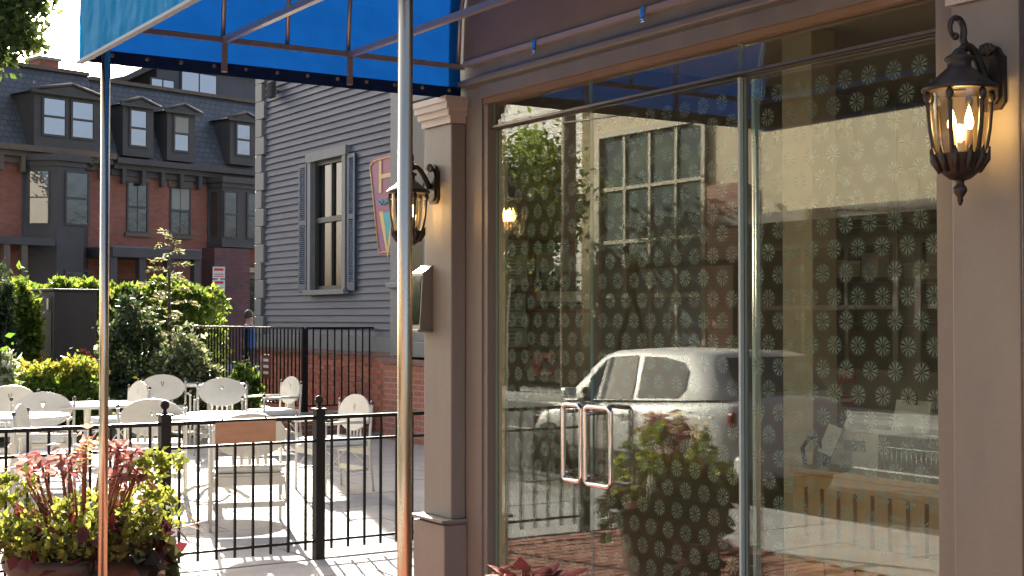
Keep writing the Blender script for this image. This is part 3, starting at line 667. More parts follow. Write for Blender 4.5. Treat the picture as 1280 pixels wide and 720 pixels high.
# shelving deeper in the room
shelf = thing('service_shelf', 'dark shelving with folded linen above the desk', 'shelving', (5.75, 5.3, 0.0))
DW = mat('dark_wood', (0.09, 0.06, 0.038), 0.5)
sz = [wallpos(1090, y_).z for y_ in (283, 350, 402)]
for z_ in sz: part('board', DW, shelf, lambda mb: mb.box(-0.36, 0.62, -0.12, 0.19, z_-0.02, z_))
for x_ in (-0.379, 0.12, 0.622): part('upright', DW, shelf, lambda mb: mb.box(x_, x_+0.018, -0.12, 0.19, sz[2]-0.05, 2.75))
for k in range(5):
    nb = thing('folded_napkins', 'stack of folded white napkins on the upper service shelf', 'napkins', (5.44+k*0.086, 5.26, sz[0]+0.005), group='napkin stacks on the service shelf')
    for q in range(4): part('napkin', PAPER, nb, lambda mb: mb.box(-0.041, 0.041, -0.07, 0.07, q*0.026, q*0.026+0.022, b=0.006))
for (k, (x_, z_, w_, h_)) in enumerate(((5.53, sz[1], 0.07, 0.06), (5.78, sz[1], 0.045, 0.10), (6.15, sz[1], 0.08, 0.06), (6.02, sz[0], 0.04, 0.24))):
    o = thing('carton', ['low buff carton under the napkins', 'upright buff carton by the shelf post', 'wide buff carton at the shelf end', 'tall white paper roll on the shelf'][k], 'carton', (x_, 5.25, z_+0.005))
    part('box', PAPER, o, lambda mb: mb.box(-w_, w_, -0.06, 0.06, 0, h_*1.2, b=0.004)); part('lid', WHITE, o, lambda mb: mb.box(-w_-0.002, w_+0.002, -0.062, 0.062, h_*1.2+0.001, h_*1.2+0.012))
# dome camera on the inner wall
dc = thing('dome_camera', 'round white dome camera on a beige plate high on the wall', 'camera', (wallpos(1097, 130).x, WY, wallpos(1097, 130).z))
part('plate', CREAM, dc, lambda mb: mb.box(-0.13, 0.13, -0.02, -0.001, -0.13, 0.13)); part('ring', WHITE, dc, lambda mb: mb.lathe([(0.001, 0.03), (0.05, 0.03), (0.06, 0.0)], (0, 0, 0), 20, M=Matrix.Translation((0, -0.0205, 0)) @ Matrix.Rotation(PI/2, 4, 'X')))
part('lens', BLACK, dc, lambda mb: mb.ball((0, -0.055, 0), 0.032, 14))
# ================================================================== PATIO FENCE
FY = 8.45
fence = thing('patio_fence', 'low black iron picket fence with ball topped posts at the edge of the patio', 'fence', (2.9, FY, 0))
POSTS = [0.56, 1.72, 2.895, 3.95, 5.0, 6.05]
def fpost(mb):
    mb.box(-0.032, 0.032, -0.032, 0.032, -0.01, 0.985); mb.box(-0.04, 0.04, -0.04, 0.04, 0.986, 1.0); mb.lathe([(0.03, 1.0), (0.012, 1.012), (0.010, 1.03), (0.022, 1.036), (0.029, 1.055), (0.022, 1.078), (0.0005, 1.086)], (0, 0, 0), 12)
me = (lambda mb: (fpost(mb), mb)[1])(MB()).mesh('post', BLACK)
for px in POSTS: link('post', me, fence, (px-2.9, 0, 0))
me = MB().box(-0.0075, 0.0075, -0.0075, 0.0075, 0.06, 0.925).mesh('bar', BLACK)
for a, b in zip(POSTS[:-1], POSTS[1:]):
    for (z0, z1, w) in ((0.926, 0.95, 0.016), (0.775, 0.792, 0.009), (0.11, 0.127, 0.009)):
        bx('rail', BLACK, fence, a+0.033-2.9, b-0.033-2.9, -w, w, z0, z1)
    n = 8 if b-a < 1.1 else 9
    for k in range(n):
        xx = a+0.033+(b-a-0.066)*(k+0.5)/n; link('bar', me, fence, (xx-2.9, 0, 0))
# brown board hung on the fence
sg = thing('fence_board', 'plain tan wooden board hung on the black picket fence', 'sign', (3.42, FY-0.03, 0.80))
part('board', mat('tan_wood', (0.36, 0.19, 0.11), 0.6, col2=(0.45, 0.27, 0.17), nscale=4, stretch=(1, 1, 6)), sg, lambda mb: mb.box(-0.205, 0.205, -0.012, 0.006, 0.0, 0.135, b=0.003))
for s in (-1, 1): part('hook', BLACK, sg, lambda mb: mb.tube([(s*0.15, 0.0, 0.13), (s*0.15, 0.03, 0.16), (s*0.15, 0.05, 0.13)], 0.004, 6))

# ================================================================== PATIO CHAIRS AND TABLES
SANDW = mat('sand_white_metal', (0.60, 0.57, 0.48), 0.4, col2=(0.72, 0.69, 0.60), nscale=3, objrand=0.06)
CUSH = mat('pale_cushion', (0.55, 0.58, 0.58), 0.85, col2=(0.62, 0.64, 0.63), nscale=8)
DKBALL = mat('bronze_ball', (0.10, 0.085, 0.07), 0.15, 0.6)
ell = [(0.275*math.cos(2*PI*k/48), 0.17*math.sin(2*PI*k/48)) for k in range(48)]
vcut = [(-0.026, 0.085), (-0.012, 0.085), (0, 0.045), (0.012, 0.085), (0.026, 0.085), (0.007, 0.018), (-0.007, 0.018)]
BACKME = curve_mesh('oval_back', [ell, vcut], 0.006, 0.002); BACKME.materials.append(SANDW)
def make_chair():
    t = thing('patio_chair', 'x', 'chair', group='oval backed patio chairs')
    # faces -Y; seat 0.5 deep
    b = link('backrest', BACKME, t, (0, 0.235, 0.715), (PI/2-rad(10), 0, 0))
    part('seat', SANDW, t, lambda mb: mb.box(-0.25, 0.25, -0.23, 0.23, 0.405, 0.425, b=0.005))
    def cush(mb):
        mb.box(-0.245, 0.245, -0.245, 0.215, 0.427, 0.49, b=0.024)
    part('cushion', CUSH, t, cush)
    for s in (-1, 1):
        part('leg', SANDW, t, lambda mb: (mb.tube([(s*0.275, -0.23, 0), (s*0.275, -0.23, 0.655)], 0.0125, 8)))
        part('leg', SANDW, t, lambda mb: (mb.tube([(s*0.29, 0.27, 0), (s*0.285, 0.225, 0.42), (s*0.292, 0.25, 0.80)], 0.0125, 8)))
        part('arm', SANDW, t, lambda mb: mb.tube([(s*0.285, 0.235, 0.64), (s*0.285, 0.0, 0.645), (s*0.275, -0.25, 0.64)], 0.014, 8))
        part('finial', DKBALL, t, lambda mb: mb.ball((s*0.275, -0.23, 0.675), 0.019, 10)); part('finial', DKBALL, t, lambda mb: mb.ball((s*0.292, 0.252, 0.818), 0.019, 10))
        def scroll(mb):
            mb.tube([(s*0.28, -0.2, 0.2), (s*0.28, 0.22, 0.2)], 0.009, 6)
            mb.tube([(s*0.28, -0.21, 0.21), (s*0.28, -0.14, 0.30), (s*0.28, -0.05, 0.37), (s*0.28, 0.0, 0.40)], 0.007, 6); mb.tube([(s*0.28, 0.21, 0.21), (s*0.28, 0.14, 0.30), (s*0.28, 0.05, 0.37)], 0.007, 6)
        part('side_scroll', SANDW, t, scroll)
        part('back_bracket', SANDW, t, lambda mb: mb.tube([(s*0.29, 0.25, 0.75), (s*0.265, 0.245, 0.75)], 0.008, 6))
    part('apron', SANDW, t, lambda mb: mb.box(-0.265, 0.265, -0.238, -0.226, 0.345, 0.402)); part('apron', SANDW, t, lambda mb: mb.box(-0.265, 0.265, 0.226, 0.238, 0.335, 0.402))
    part('stretcher', SANDW, t, lambda mb: mb.box(-0.27, 0.27, 0.238, 0.246, 0.17, 0.215))
    for k in range(5): xx = -0.12+k*0.06; part('slat', SANDW, t, lambda mb: mb.box(xx-0.012, xx+0.012, 0.228, 0.236, 0.49, 0.60))
    part('lower_rail', SANDW, t, lambda mb: mb.box(-0.27, 0.27, 0.224, 0.240, 0.465, 0.489))
    return t
chair0 = make_chair(); used = [False]
def chair(px, d, rotz, label):
    """rotz = 0 faces the camera; positive turns its seat to the right in the picture"""
    p = on_depth(px, 400, d)
    c = chair0 if not used[0] else copy_tree(chair0); used[0] = True
    c.location = (p.x, p.y, 0); 
    face = math.atan2(p.x, p.y)          # bearing from camera
    c.rotation_euler = (0, 0, -face+rotz); c['label'] = label; return c
chair(51, 13.2, rad(-6), 'oval backed patio chair with pale cushion facing the street by the yellow shrub')
chair(8, 15.0, rad(190), 'oval backed patio chair at the far end of the picket fence')
chair(66, 11.6, rad(80), 'oval backed patio chair set side on to the fence behind the flower pot')
chair(148, 15.6, rad(-68), 'oval backed patio chair side on beside the brass pole, cushion towards the shrub')
chair(207, 17.4, rad(8), 'oval backed patio chair facing the fence in front of the young conifer')
chair(193, 12.6, rad(176), 'oval backed patio chair seen from behind next to the ball topped post')
chair(276, 16.4, rad(-5), 'oval backed patio chair with cushion in front of the round leafy bush')
chair(341, 16.9, rad(-66), 'oval backed patio chair side on nearest the brick wall')
chair(416, 12.9, rad(-60), 'oval backed patio chair in the edge of the shade behind the gate post')
chair(310, 10.7, rad(184), 'oval backed patio chair seen from behind the wooden board on the fence')
TABLEW = mat('table_white', (0.68, 0.66, 0.60), 0.35, col2=(0.62, 0.60, 0.55), nscale=3)
def table(px, d, label):
    p = on_depth(px, 400, d); t = thing('patio_table', label, 'table', (p.x, p.y, 0), R.uniform(0, 1), 'round patio tables')
    part('top', TABLEW, t, lambda mb: mb.lathe([(0.001, 0.74), (0.46, 0.74), (0.47, 0.732), (0.47, 0.718), (0.455, 0.712), (0.001, 0.712)], (0, 0, 0), 36))
    part('column', SANDW, t, lambda mb: mb.lathe([(0.12, 0.711), (0.035, 0.69), (0.03, 0.4), (0.045, 0.3), (0.03, 0.2), (0.035, 0.06), (0.02, 0.05)], (0, 0, 0), 14))
    for k in range(4):
        a = k*PI/2; part('foot', SANDW, t, lambda mb: mb.tube([(0.02*math.cos(a), 0.02*math.sin(a), 0.12), (0.18*math.cos(a), 0.18*math.sin(a), 0.10), (0.34*math.cos(a), 0.34*math.sin(a), 0.016)], 0.016, 8))
table(268, 12.3, 'round white patio table among the chairs behind the wooden board')
table(110, 13.9, 'round white patio table behind the flower pot')
table(262, 18.2, 'round white patio table near the round leafy bush')
table(20, 12.3, 'round white patio table at the outer end of the patio')

# ================================================================== FLOWER PLANTERS
TERRA = mat('brown_glazed_pot', (0.045, 0.028, 0.018), 0.5, col2=(0.07, 0.042, 0.026), nscale=3, bump=0.1, bscale=20)
SOIL = mat('potting_soil', (0.03, 0.02, 0.013), 0.95, bump=0.5, bscale=60)
PX_, PY_ = 1.70, 6.02
pl = thing('flower_planter', 'large brown pot overflowing with red plumes, lime leaves and dark vines', 'planter', (PX_, PY_, 0))
part('pot', TERRA, pl, lambda mb: mb.lathe([(0.001, 0.02), (0.21, 0.0), (0.225, 0.02), (0.275, 0.30), (0.305, 0.52), (0.325, 0.545), (0.33, 0.575), (0.32, 0.60), (0.295, 0.60), (0.285, 0.56)], (0, 0, 0), 40))
part('soil', SOIL, pl, lambda mb: mb.lathe([(0.286, 0.565), (0.001, 0.585)], (0, 0, 0), 24))
LIME = leafmat('lime_leaf', (0.13, 0.17, 0.02), (0.27, 0.31, 0.05), (0.05, 0.08, 0.012), 0.42)
DKV = leafmat('dark_vine_leaf', (0.015, 0.02, 0.01), (0.05, 0.035, 0.02), (0.03, 0.05, 0.015), 0.3)
PURP = leafmat('purple_leaf', (0.02, 0.008, 0.012), (0.07, 0.015, 0.015), (0.14, 0.03, 0.02), 0.35)
PINK = leafmat('pink_plume_leaf', (0.30, 0.10, 0.085), (0.44, 0.25, 0.19), (0.17, 0.045, 0.035), 0.35)
GOLD = leafmat('cream_plume', (0.55, 0.42, 0.16), (0.62, 0.5, 0.25), None, 0.5)
OLIVE = leafmat('olive_leaf', (0.06, 0.07, 0.015), (0.12, 0.13, 0.025), (0.2, 0.2, 0.04), 0.4)
REDST = mat('red_stem', (0.28, 0.05, 0.025), 0.5, col2=(0.16, 0.05, 0.02), nscale=20)
def mound(n, r0, r1, z0, z1):
    a = NR.random(n)*2*PI; r = r0+(r1-r0)*NR.random(n)**0.6; z = z0+(z1-z0)*NR.random(n)*(1-(r/max(r1, 1e-6))**2*0.55)
    return np.stack([r*np.cos(a), r*np.sin(a), z], 1)
tag(leaves('lime_foliage', np.concatenate([mound(1300, 0.05, 0.36, 0.61, 0.86), shell_pts(260, 0.13, 0.13, 0.10, (0.30, -0.08, 0.83), 8), shell_pts(230, 0.12, 0.12, 0.12, (-0.30, 0.05, 0.80), 8), shell_pts(160, 0.09, 0.09, 0.12, (0.30, -0.16, 0.98), 5)]), 0.023, LIME, pl), kind='stuff')
tag(leaves('olive_foliage', mound(900, 0.02, 0.37, 0.60, 0.82), 0.027, OLIVE, pl), kind='stuff')
tag(leaves('purple_foliage', mound(170, 0.1, 0.39, 0.58, 0.80), 0.045, PURP, pl), kind='stuff')
# trailing vine with lobed leaves over the rim
vp = []; vd = []
for k in range(9):
    a = rad(-95+k*22+R.uniform(-8, 8)); L = R.uniform(0.10, 0.26); pts = []
    for q in range(8):
        s = q/7; pts.append((math.cos(a)*(0.27+0.10*math.sin(s*2.2)), math.sin(a)*(0.27+0.10*math.sin(s*2.2)), 0.60+0.05*math.sin(s*3)-L*s*s))
    part('vine', REDST, pl, lambda mb: mb.tube(pts, 0.004, 5))
    for q in range(2, 8):
        for w in (-1, 1): vp.append(pts[q]); vd.append((math.cos(a)+w*0.8*math.sin(a), math.sin(a)-w*0.8*math.cos(a), -0.7))
tag(leaves('vine_foliage', vp, 0.065, DKV, pl, dirs=vd, jit=0.3, aspect=1.25), kind='stuff')
# red plume stems: a bare red stem, then drooping pink leaves at its head
def plume(x, y, h, lean, m=PINK, n=22, spread=0.052):
    base = Vector((x*0.6, y*0.6, 0.58)); top = Vector((x+lean[0], y+lean[1], h))
    pts = [base.lerp(top, s/6)+Vector((0, 0, 0)) for s in range(7)]
    part('stem', REDST, pl, lambda mb: mb.tube(pts, 0.008, 6, rs=[0.011-0.0009*q for q in range(7)]))
    p = np.array(top)+NR.normal(size=(n, 3))*np.array([0.02, 0.02, 0.035])-np.array([0, 0, 0.02])
    dr = NR.normal(size=(n, 3))*np.array([1, 1, 0.15])+np.array([lean[0]*4, lean[1]*4, -0.25])
    tag(leaves('plume', p, spread*0.5, m, pl, dirs=dr, jit=0.35, aspect=2.6, fold=0.3), kind='stuff')
RV = Vector((CYW, -SY, 0))     # to the right as one stands in the street
def ps(s, t, h, l, **k): v = RV*s+Vector((SY, CYW, 0))*t; plume(v.x, v.y, h, (RV.x*l, RV.y*l), **k)
ps(-0.13, 0.02, 0.99, -0.06); ps(-0.17, 0.10, 0.96, -0.08); ps(-0.07, -0.02, 1.02, -0.02); ps(-0.02, 0.08, 1.05, 0.0); ps(-0.03, 0.0, 0.98, -0.03)
ps(0.13, 0.0, 1.03, 0.03); ps(0.18, 0.06, 1.02, 0.02); ps(0.15, -0.06, 0.97, 0.04); ps(0.11, 0.08, 1.05, 0.02); ps(0.19, -0.02, 0.93, 0.05)
ps(0.02, -0.05, 1.06, 0.01, m=GOLD, n=50, spread=0.03); ps(-0.27, -0.02, 0.96, -0.12, m=GOLD, n=45, spread=0.03)
for k in range(16):
    a = R.uniform(0, 2*PI); b0_ = Vector((0.12*math.cos(a), 0.12*math.sin(a), 0.6)); b1_ = Vector((0.26*math.cos(a), 0.26*math.sin(a), R.uniform(0.84, 0.98)))
    part('stem', REDST, pl, lambda mb: mb.tube([b0_, b0_.lerp(b1_, 0.5)+Vector((0, 0, 0.04)), b1_], 0.006, 5, rs=[0.008, 0.006, 0.003]))
bl = np.concatenate([np.array((RV*0.40))[None]+NR.normal(size=(5, 3))*0.03+np.array([0, 0, 0.74])])
tag(leaves('long_blade', bl, 0.02, leafmat('dry_blade', (0.16, 0.09, 0.04), (0.24, 0.15, 0.07), None, 0.4), pl, dirs=np.tile(np.array(RV)+np.array([0, 0, -0.3]), (5, 1)), jit=0.35, aspect=8.0), kind='stuff')

# coleus in a low tub by the doors
cpos = on_depth(655, 708, 5.15)
cp_ = thing('coleus_planter', 'round tub of red coleus leaves with lime edges by the doors', 'planter', (cpos.x, cpos.y, 0))
part('pot', TERRA, cp_, lambda mb: mb.lathe([(0.001, 0.01), (0.13, 0.0), (0.14, 0.02), (0.18, 0.40), (0.195, 0.43), (0.19, 0.45), (0.17, 0.45), (0.165, 0.42)], (0, 0, 0), 32))
part('soil', SOIL, cp_, lambda mb: mb.lathe([(0.166, 0.425), (0.001, 0.44)], (0, 0, 0), 20))
COL = leafmat('coleus_leaf', (0.22, 0.015, 0.02), (0.36, 0.04, 0.03), (0.12, 0.01, 0.015), 0.3); COLE = leafmat('coleus_edge', (0.5, 0.4, 0.3), (0.55, 0.35, 0.25), None, 0.3)
cm = cpos.z+0.045
for k in range(46):
    a = R.uniform(0, 2*PI); r = R.uniform(0.02, 0.19); z = cm-0.05-R.uniform(0, 0.5)*r-R.uniform(0, 0.06)
    d = np.array([[math.cos(a), math.sin(a), R.uniform(-0.25, 0.35)]]); q = np.array([[r*math.cos(a)*0.7, r*math.sin(a)*0.7, z]])
    st = NR.bit_generator.state
    nn = np.array([[-math.sin(a), math.cos(a), 0]]); nn = np.cross(d, nn)
    sz_ = R.uniform(0.06, 0.085)
    e = leaves('leaf', q-np.array([[0, 0, 0.003]]), sz_*1.14, COLE, cp_, dirs=d, jit=0.0, nrm=nn, aspect=1.5)
    leaves('leaf_face', q+d*0.005, sz_, COL, e, dirs=d, jit=0.0, nrm=nn, aspect=1.45)
    if k % 3 == 0: part('stem', REDST, cp_, lambda mb: mb.tube([(0, 0, 0.43), tuple(q[0])], 0.006, 5))

# ================================================================== GREY HOUSE
GHX = 9.0
SIDING = mat('grey_clapboard_paint', (0.055, 0.072, 0.102), 0.55, col2=(0.074, 0.092, 0.124), nscale=2.0, stretch=(1, 0.4, 3), bump=0.08, bscale=50, objrand=0.06)
TRIM = mat('pale_grey_trim', (0.16, 0.175, 0.18), 0.5, col2=(0.195, 0.21, 0.212), nscale=4)
BRK = mat('house_brick', (0.37, 0.12, 0.075), 0.85, col2=(0.45, 0.17, 0.11), nscale=8, bump=0.2, bscale=70, objrand=0.25)
MORT = mat('mortar', (0.36, 0.31, 0.27), 0.9, bump=0.2)
gh = thing('grey_clapboard_house', 'grey clapboard house with quoined corner, shuttered window and brick base', 'house', (GHX, 19.0, 0))
def gb(name, m, x0, x1, y0, y1, z0, z1, b=0.0, par=gh): return bx(name, m, par, x0, x1, y0, y1, z0, z1, True, b)
YCN = 21.62                                     # far corner
gb('core_wall', DARK, GHX+0.12, GHX+8, 11.0, YCN-0.02, 0.0, 8.2)
gb('end_wall', SIDING, GHX+0.10, GHX+8, YCN-0.018, YCN, 0.0, 8.2)
gb('roof', mat('slate_roof', (0.06, 0.06, 0.065), 0.7), GHX-0.3, GHX+8.3, 10.6, YCN+0.3, 8.21, 8.5)
gb('mortar_backing', MORT, GHX+0.0, GHX+0.115, 12.5, YCN-0.002, 0.0, 1.10)
BY0, BY1 = 13.2, 16.25                           # projecting bay (nearer part)
# window on the long wall
wy0 = on_x(431.5, 280, GHX).y; wy1 = on_x(392, 280, GHX).y
wzt = on_x(411, 199, GHX).z; wzb = on_x(411, 362, GHX).z
z = 1.34; k = 0
while z < 8.1:
    segs = [(BY1, 21.33)]
    if z+0.1 > wzb-0.02 and z < wzt+0.02: segs = [(BY1, wy0-0.02), (wy1+0.02, 21.33)]
    cut = []
    for (a, b) in segs:
        js = sorted(j for j in (R.uniform(BY1, 21.3) for _ in range(2)) if a+0.35 < j < b-0.35); e_ = [a]+js+[b]
        cut += [(e_[q]+(0.0015 if q else 0), e_[q+1]-(0.0015 if q < len(e_)-2 else 0)) for q in range(len(e_)-1)]
    for (a, b) in cut:
        mb = MB(); vs = [(GHX+0.09, a, z), (GHX-0.020, a, z), (GHX+0.008, a, z+0.108), (GHX+0.09, a, z+0.108), (GHX+0.09, b, z), (GHX-0.020, b, z), (GHX+0.008, b, z+0.108), (GHX+0.09, b, z+0.108)]
        mb.add(vs, [(0, 1, 2, 3), (7, 6, 5, 4), (1, 5, 6, 2), (0, 4, 5, 1), (3, 2, 6, 7)]); mb.build('clapboard', SIDING, gh, True)
    z += 0.1035; k += 1
gb('water_table', TRIM, GHX-0.03, GHX+0.09, BY1, 21.6, 1.13, 1.338)
gb('drip_cap', mat('brick_cap', (0.16, 0.09, 0.085), 0.8, col2=(0.24, 0.15, 0.13), nscale=12), GHX-0.05, GHX+0.09, BY1, 21.6, 1.075, 1.128)
# quoins
z = 1.34; k = 0
while z < 8.1:
    long = k % 2 == 0; gb('quoin', TRIM, GHX-0.055, GHX+0.088, (21.30 if long else 21.40), YCN+0.05, z+0.004, z+0.292, 0.008); z += 0.297; k += 1
# brick base: individual bricks on the part in view, nearest first
bme = MB().box(-0.012, 0.05, -0.0975, 0.0975, -0.031, 0.031, b=0.003).mesh('brick', BRK)
cnt = 0; extra = MB()
for r_ in range(14):
    zz = 0.04+r_*0.0745
    y_ = BY1+0.1+(0.105 if r_ % 2 else 0)
    while y_ < 21.5:
        if cnt < 290 and r_ >= 2: link('brick', bme, gh, (GHX-gh.location.x+0.0-0.0, y_-gh.location.y, zz), (0, 0, 0)); cnt += 1
        else: extra.box(GHX-0.012, GHX+0.05, y_-0.0975, y_+0.0975, zz-0.031, zz+0.031)
        y_ += 0.207
tag(extra.build('brick_field', mat('house_brick_field', (0.30, 0.085, 0.055), 0.85, col2=(0.38, 0.13, 0.085), nscale=8, island=0.25), gh, True), kind='stuff')
# window with frame, sashes, curtain
gw = gb('window', mat('sash_dark', (0.03, 0.03, 0.032), 0.4), GHX+0.03, GHX+0.05, wy0, wy1, wzb, wzb+0.06)
def sub(name, m, x0, x1, y0, y1, z0, z1, par=gw): return bx(name, m, par, x0-gh.location.x, x1-gh.location.x, y0-gh.location.y, y1-gh.location.y, z0, z1)
for (a, b) in ((wy0-0.11, wy0), (wy1, wy1+0.11)): sub('casing', TRIM, GHX-0.06, GHX+0.08, a, b, wzb, wzt)
sub('head_casing', TRIM, GHX-0.075, GHX+0.08, wy0-0.15, wy1+0.15, wzt+0.001, wzt+0.14); sub('sill', TRIM, GHX-0.11, GHX+0.08, wy0-0.16, wy1+0.16, wzb-0.075, wzb-0.001)
SD = MATS['sash_dark']; zm = (wzb+wzt)/2+0.08
for (a, b) in ((wy0+0.001, wy0+0.06), (wy1-0.06, wy1-0.001)): sub('stile', SD, GHX+0.025, GHX+0.065, a, b, wzb+0.061, wzt-0.06)
sub('meeting_rail', SD, GHX+0.015, GHX+0.06, wy0+0.06, wy1-0.06, zm-0.04, zm+0.04); sub('top_rail', SD, GHX+0.025, GHX+0.065, wy0+0.001, wy1-0.001, wzt-0.059, wzt-0.001)
ym = (wy0+wy1)/2-0.02
for (a, b) in ((wzb+0.061, zm-0.041), (zm+0.041, wzt-0.06)):
    sub('muntin', SD, GHX+0.028, GHX+0.06, ym-0.016, ym+0.016, a, b)
    sub('pane', panemat('house_window_glass', (0.42, 0.46, 0.45), 0.14), GHX+0.066, GHX+0.070, wy0+0.06, wy1-0.06, a, b)
CURT = mat('curtain', (0.10, 0.115, 0.09), 0.9)
def curtain(mb):
    for (y0, y1) in ((wy0+0.05, wy0+0.36), (wy1-0.42, wy1-0.05)):
        n = 24; vs = []
        for q in range(n+1):
            s = q/n; xx = GHX+0.10+0.008*math.sin(s*26); vs += [(xx-gh.location.x, y0+(y1-y0)*s-gh.location.y, wzb+0.06), (xx-gh.location.x, y0+(y1-y0)*s-gh.location.y, wzt-0.06)]
        mb.add(vs, [(2*q, 2*q+2, 2*q+3, 2*q+1) for q in range(n)], 0, True)
part('curtain', CURT, gw, curtain)
# shutters with slats
SHUT = mat('blue_shutter_paint', (0.03, 0.055, 0.10), 0.45, col2=(0.04, 0.07, 0.12), nscale=5)
SLAT = mat('shutter_slat_paint', (0.06, 0.125, 0.25), 0.4)
for (a, b) in ((on_x(447, 280, GHX).y, wy0-0.165), (wy1+0.165, on_x(376.5, 280, GHX).y)):
    s_ = gb('shutter', SHUT, GHX-0.05, GHX-0.022, a, a+0.05, wzb-0.03, wzt+0.0)
    for (y0, y1, z0, z1) in ((b-0.05, b, wzb-0.03, wzt), (a+0.05, b-0.05, wzt-0.06, wzt), (a+0.05, b-0.05, wzb-0.03, wzb+0.10), (a+0.05, b-0.05, zm-0.05, zm+0.03)): sub('rail', SHUT, GHX-0.05, GHX-0.022, y0, y1, z0, z1, s_)
    def slats(mb):
        zz = wzb+0.115
        while zz < wzt-0.075:
            if not (zm-0.065 < zz < zm+0.03):
                Mx = Matrix.Translation((GHX-0.036-gh.location.x, 0, zz)) @ Matrix.Rotation(rad(35), 4, 'Y')
                mb.box(-0.017, 0.017, a+0.051-gh.location.y, b-0.051-gh.location.y, -0.003, 0.003, M=Mx)
            zz += 0.032
    tag(part('slats', SLAT, s_, slats), kind='stuff')
# projecting bay with panelled dado and brick pier
BXX = 8.62
gb('bay_wall', TRIM, BXX+0.05, GHX+0.3, BY0, BY1, 1.1, 5.6)
gb('bay_brick', brickmat('pier_brick', (0.37, 0.12, 0.075), (0.44, 0.165, 0.105), (0.36, 0.31, 0.27), plane='yz'), BXX-0.03, GHX-0.02, BY0-0.2, BY1+0.12, 0, 1.0)
gb('bay_cap', MATS['brick_cap'], BXX-0.08, GHX-0.02, BY0-0.22, BY1+0.16, 1.001, 1.07)
for (y0, y1, z0, z1) in ((BY1-0.30, BY1, 1.101, 5.0), (BY1-1.75, BY1-1.45, 1.101, 5.0), (BY1-1.45, BY1-0.3, 1.101, 1.30), (BY1-1.45, BY1-0.3, 1.95, 2.1), (BY1-1.45, BY1-0.3, 4.4, 4.7), (BY1-2.6, BY1-1.75, 1.101, 5.0)):
    gb('bay_trim', TRIM, BXX, BXX+0.049, y0, y1, z0, z1, 0.008)
gb('bay_sill', TRIM, BXX-0.06, BXX+0.045, BY1-1.6, BY1+0.02, 2.0, 2.07, 0.01)
for (dx, z0, z1) in ((0.03, 5.001, 5.08), (0.08, 5.081, 5.18), (0.15, 5.181, 5.30)): gb('bay_cornice', TRIM, BXX-dx, GHX, BY0, BY1+dx*0.6, z0, z1)
gb('bay_capital', TRIM, BXX-0.04, BXX-0.001, BY1-0.33, BY1+0.03, 4.72, 4.98, 0.012)
gb('bay_window', mirrormat('bay_pane', (0.05, 0.05, 0.03), 0.08), BXX+0.035, BXX+0.049, BY1-1.45, BY1-0.3, 2.1, 4.4)
for yv in (BY1-0.36, BY1-0.88): gb('bay_stile', SD, BXX+0.02, BXX+0.034, yv-0.03, yv+0.03, 2.1, 4.4)
gb('bay_rail', SD, BXX+0.02, BXX+0.0335, BY1-1.45, BY1-0.3, 3.25, 3.33)
# painted hanging sign, tapered
PURPLE = mat('plum_sign_paint', (0.30, 0.03, 0.08), 0.4, col2=(0.20, 0.07, 0.20), nscale=2.5)
s0 = on_x(485, 260, GHX-0.12)
sg2 = thing('hanging_sign', 'tapered plum house sign with gold letters H and V beside the window', 'sign', (GHX-0.05, s0.y, s0.z))
def scl(px, py): p = on_x(px, py, GHX-0.12); return (p.y-s0.y, p.z-s0.z)
outline = [scl(461.5, 203), scl(465, 197.5), scl(471, 195), scl(484, 192)]
h_ = abs(scl(470, 195)[1]); top = outline[-1][1]
hw_t = outline[0][0]; bot = scl(475, 320)[1]
poly = [(-hw_t*0.9, top+0.02), (hw_t*0.8, top-0.02), (hw_t, top-0.10), (hw_t*0.52, bot+0.06), (hw_t*0.42, bot), (-hw_t*0.42, bot), (-hw_t*0.52, bot+0.06), (-hw_t, top-0.10)]
Msg = Matrix(((0, 0, 1, 0), (1, 0, 0, 0), (0, 1, 0, 0), (0, 0, 0, 1)))
part('board', PURPLE, sg2, lambda mb: mb.prism(poly, -0.07, -0.03, Msg))
GOLDP = mat('gold_leaf', (0.60, 0.44, 0.14), 0.4)
TEAL = mat('teal_paint', (0.02, 0.36, 0.40), 0.45)
def border(mb):
    n = len(poly)
    for i in range(n):
        a = Vector(poly[i])*0.93; b = Vector(poly[(i+1) % n])*0.93; mb.tube([(-0.073, a.x, a.y), (-0.073, b.x, b.y)], 0.012, 5)
part('border', GOLDP, sg2, border)
me = text_mesh('letter', 'H', 0.66, 0.004); me.materials.append(GOLDP)
RSG = Matrix(((0, 0, -1), (-1, 0, 0), (0, 1, 0))).to_euler()
link('letter', me, sg2, (-0.075, hw_t*0.05, top-0.33), RSG, (1.2, 1, 1))
vv = [(0.30, 0.10), (0.16, 0.10), (0.0, -0.60), (-0.16, 0.10), (-0.30, 0.10), (0, -0.80)]
part('letter', GOLDP, sg2, lambda mb: mb.prism([(a*0.85, b*0.72+top-0.86) for a, b in vv], -0.077, -0.071, Msg))
part('wedge', TEAL, sg2, lambda mb: mb.prism([(0.15, top-0.80), (-0.15, top-0.80), (0, top-1.24)], -0.074, -0.0705, Msg))
def scroll(mb):
    pts = [(-0.075, 0.24-0.48*q/40+0.02*math.sin(q*1.3), top-0.66+0.035*math.sin(q*0.9)) for q in range(41)]; mb.tube(pts, 0.012, 5)
part('scroll', TEAL, sg2, scroll)
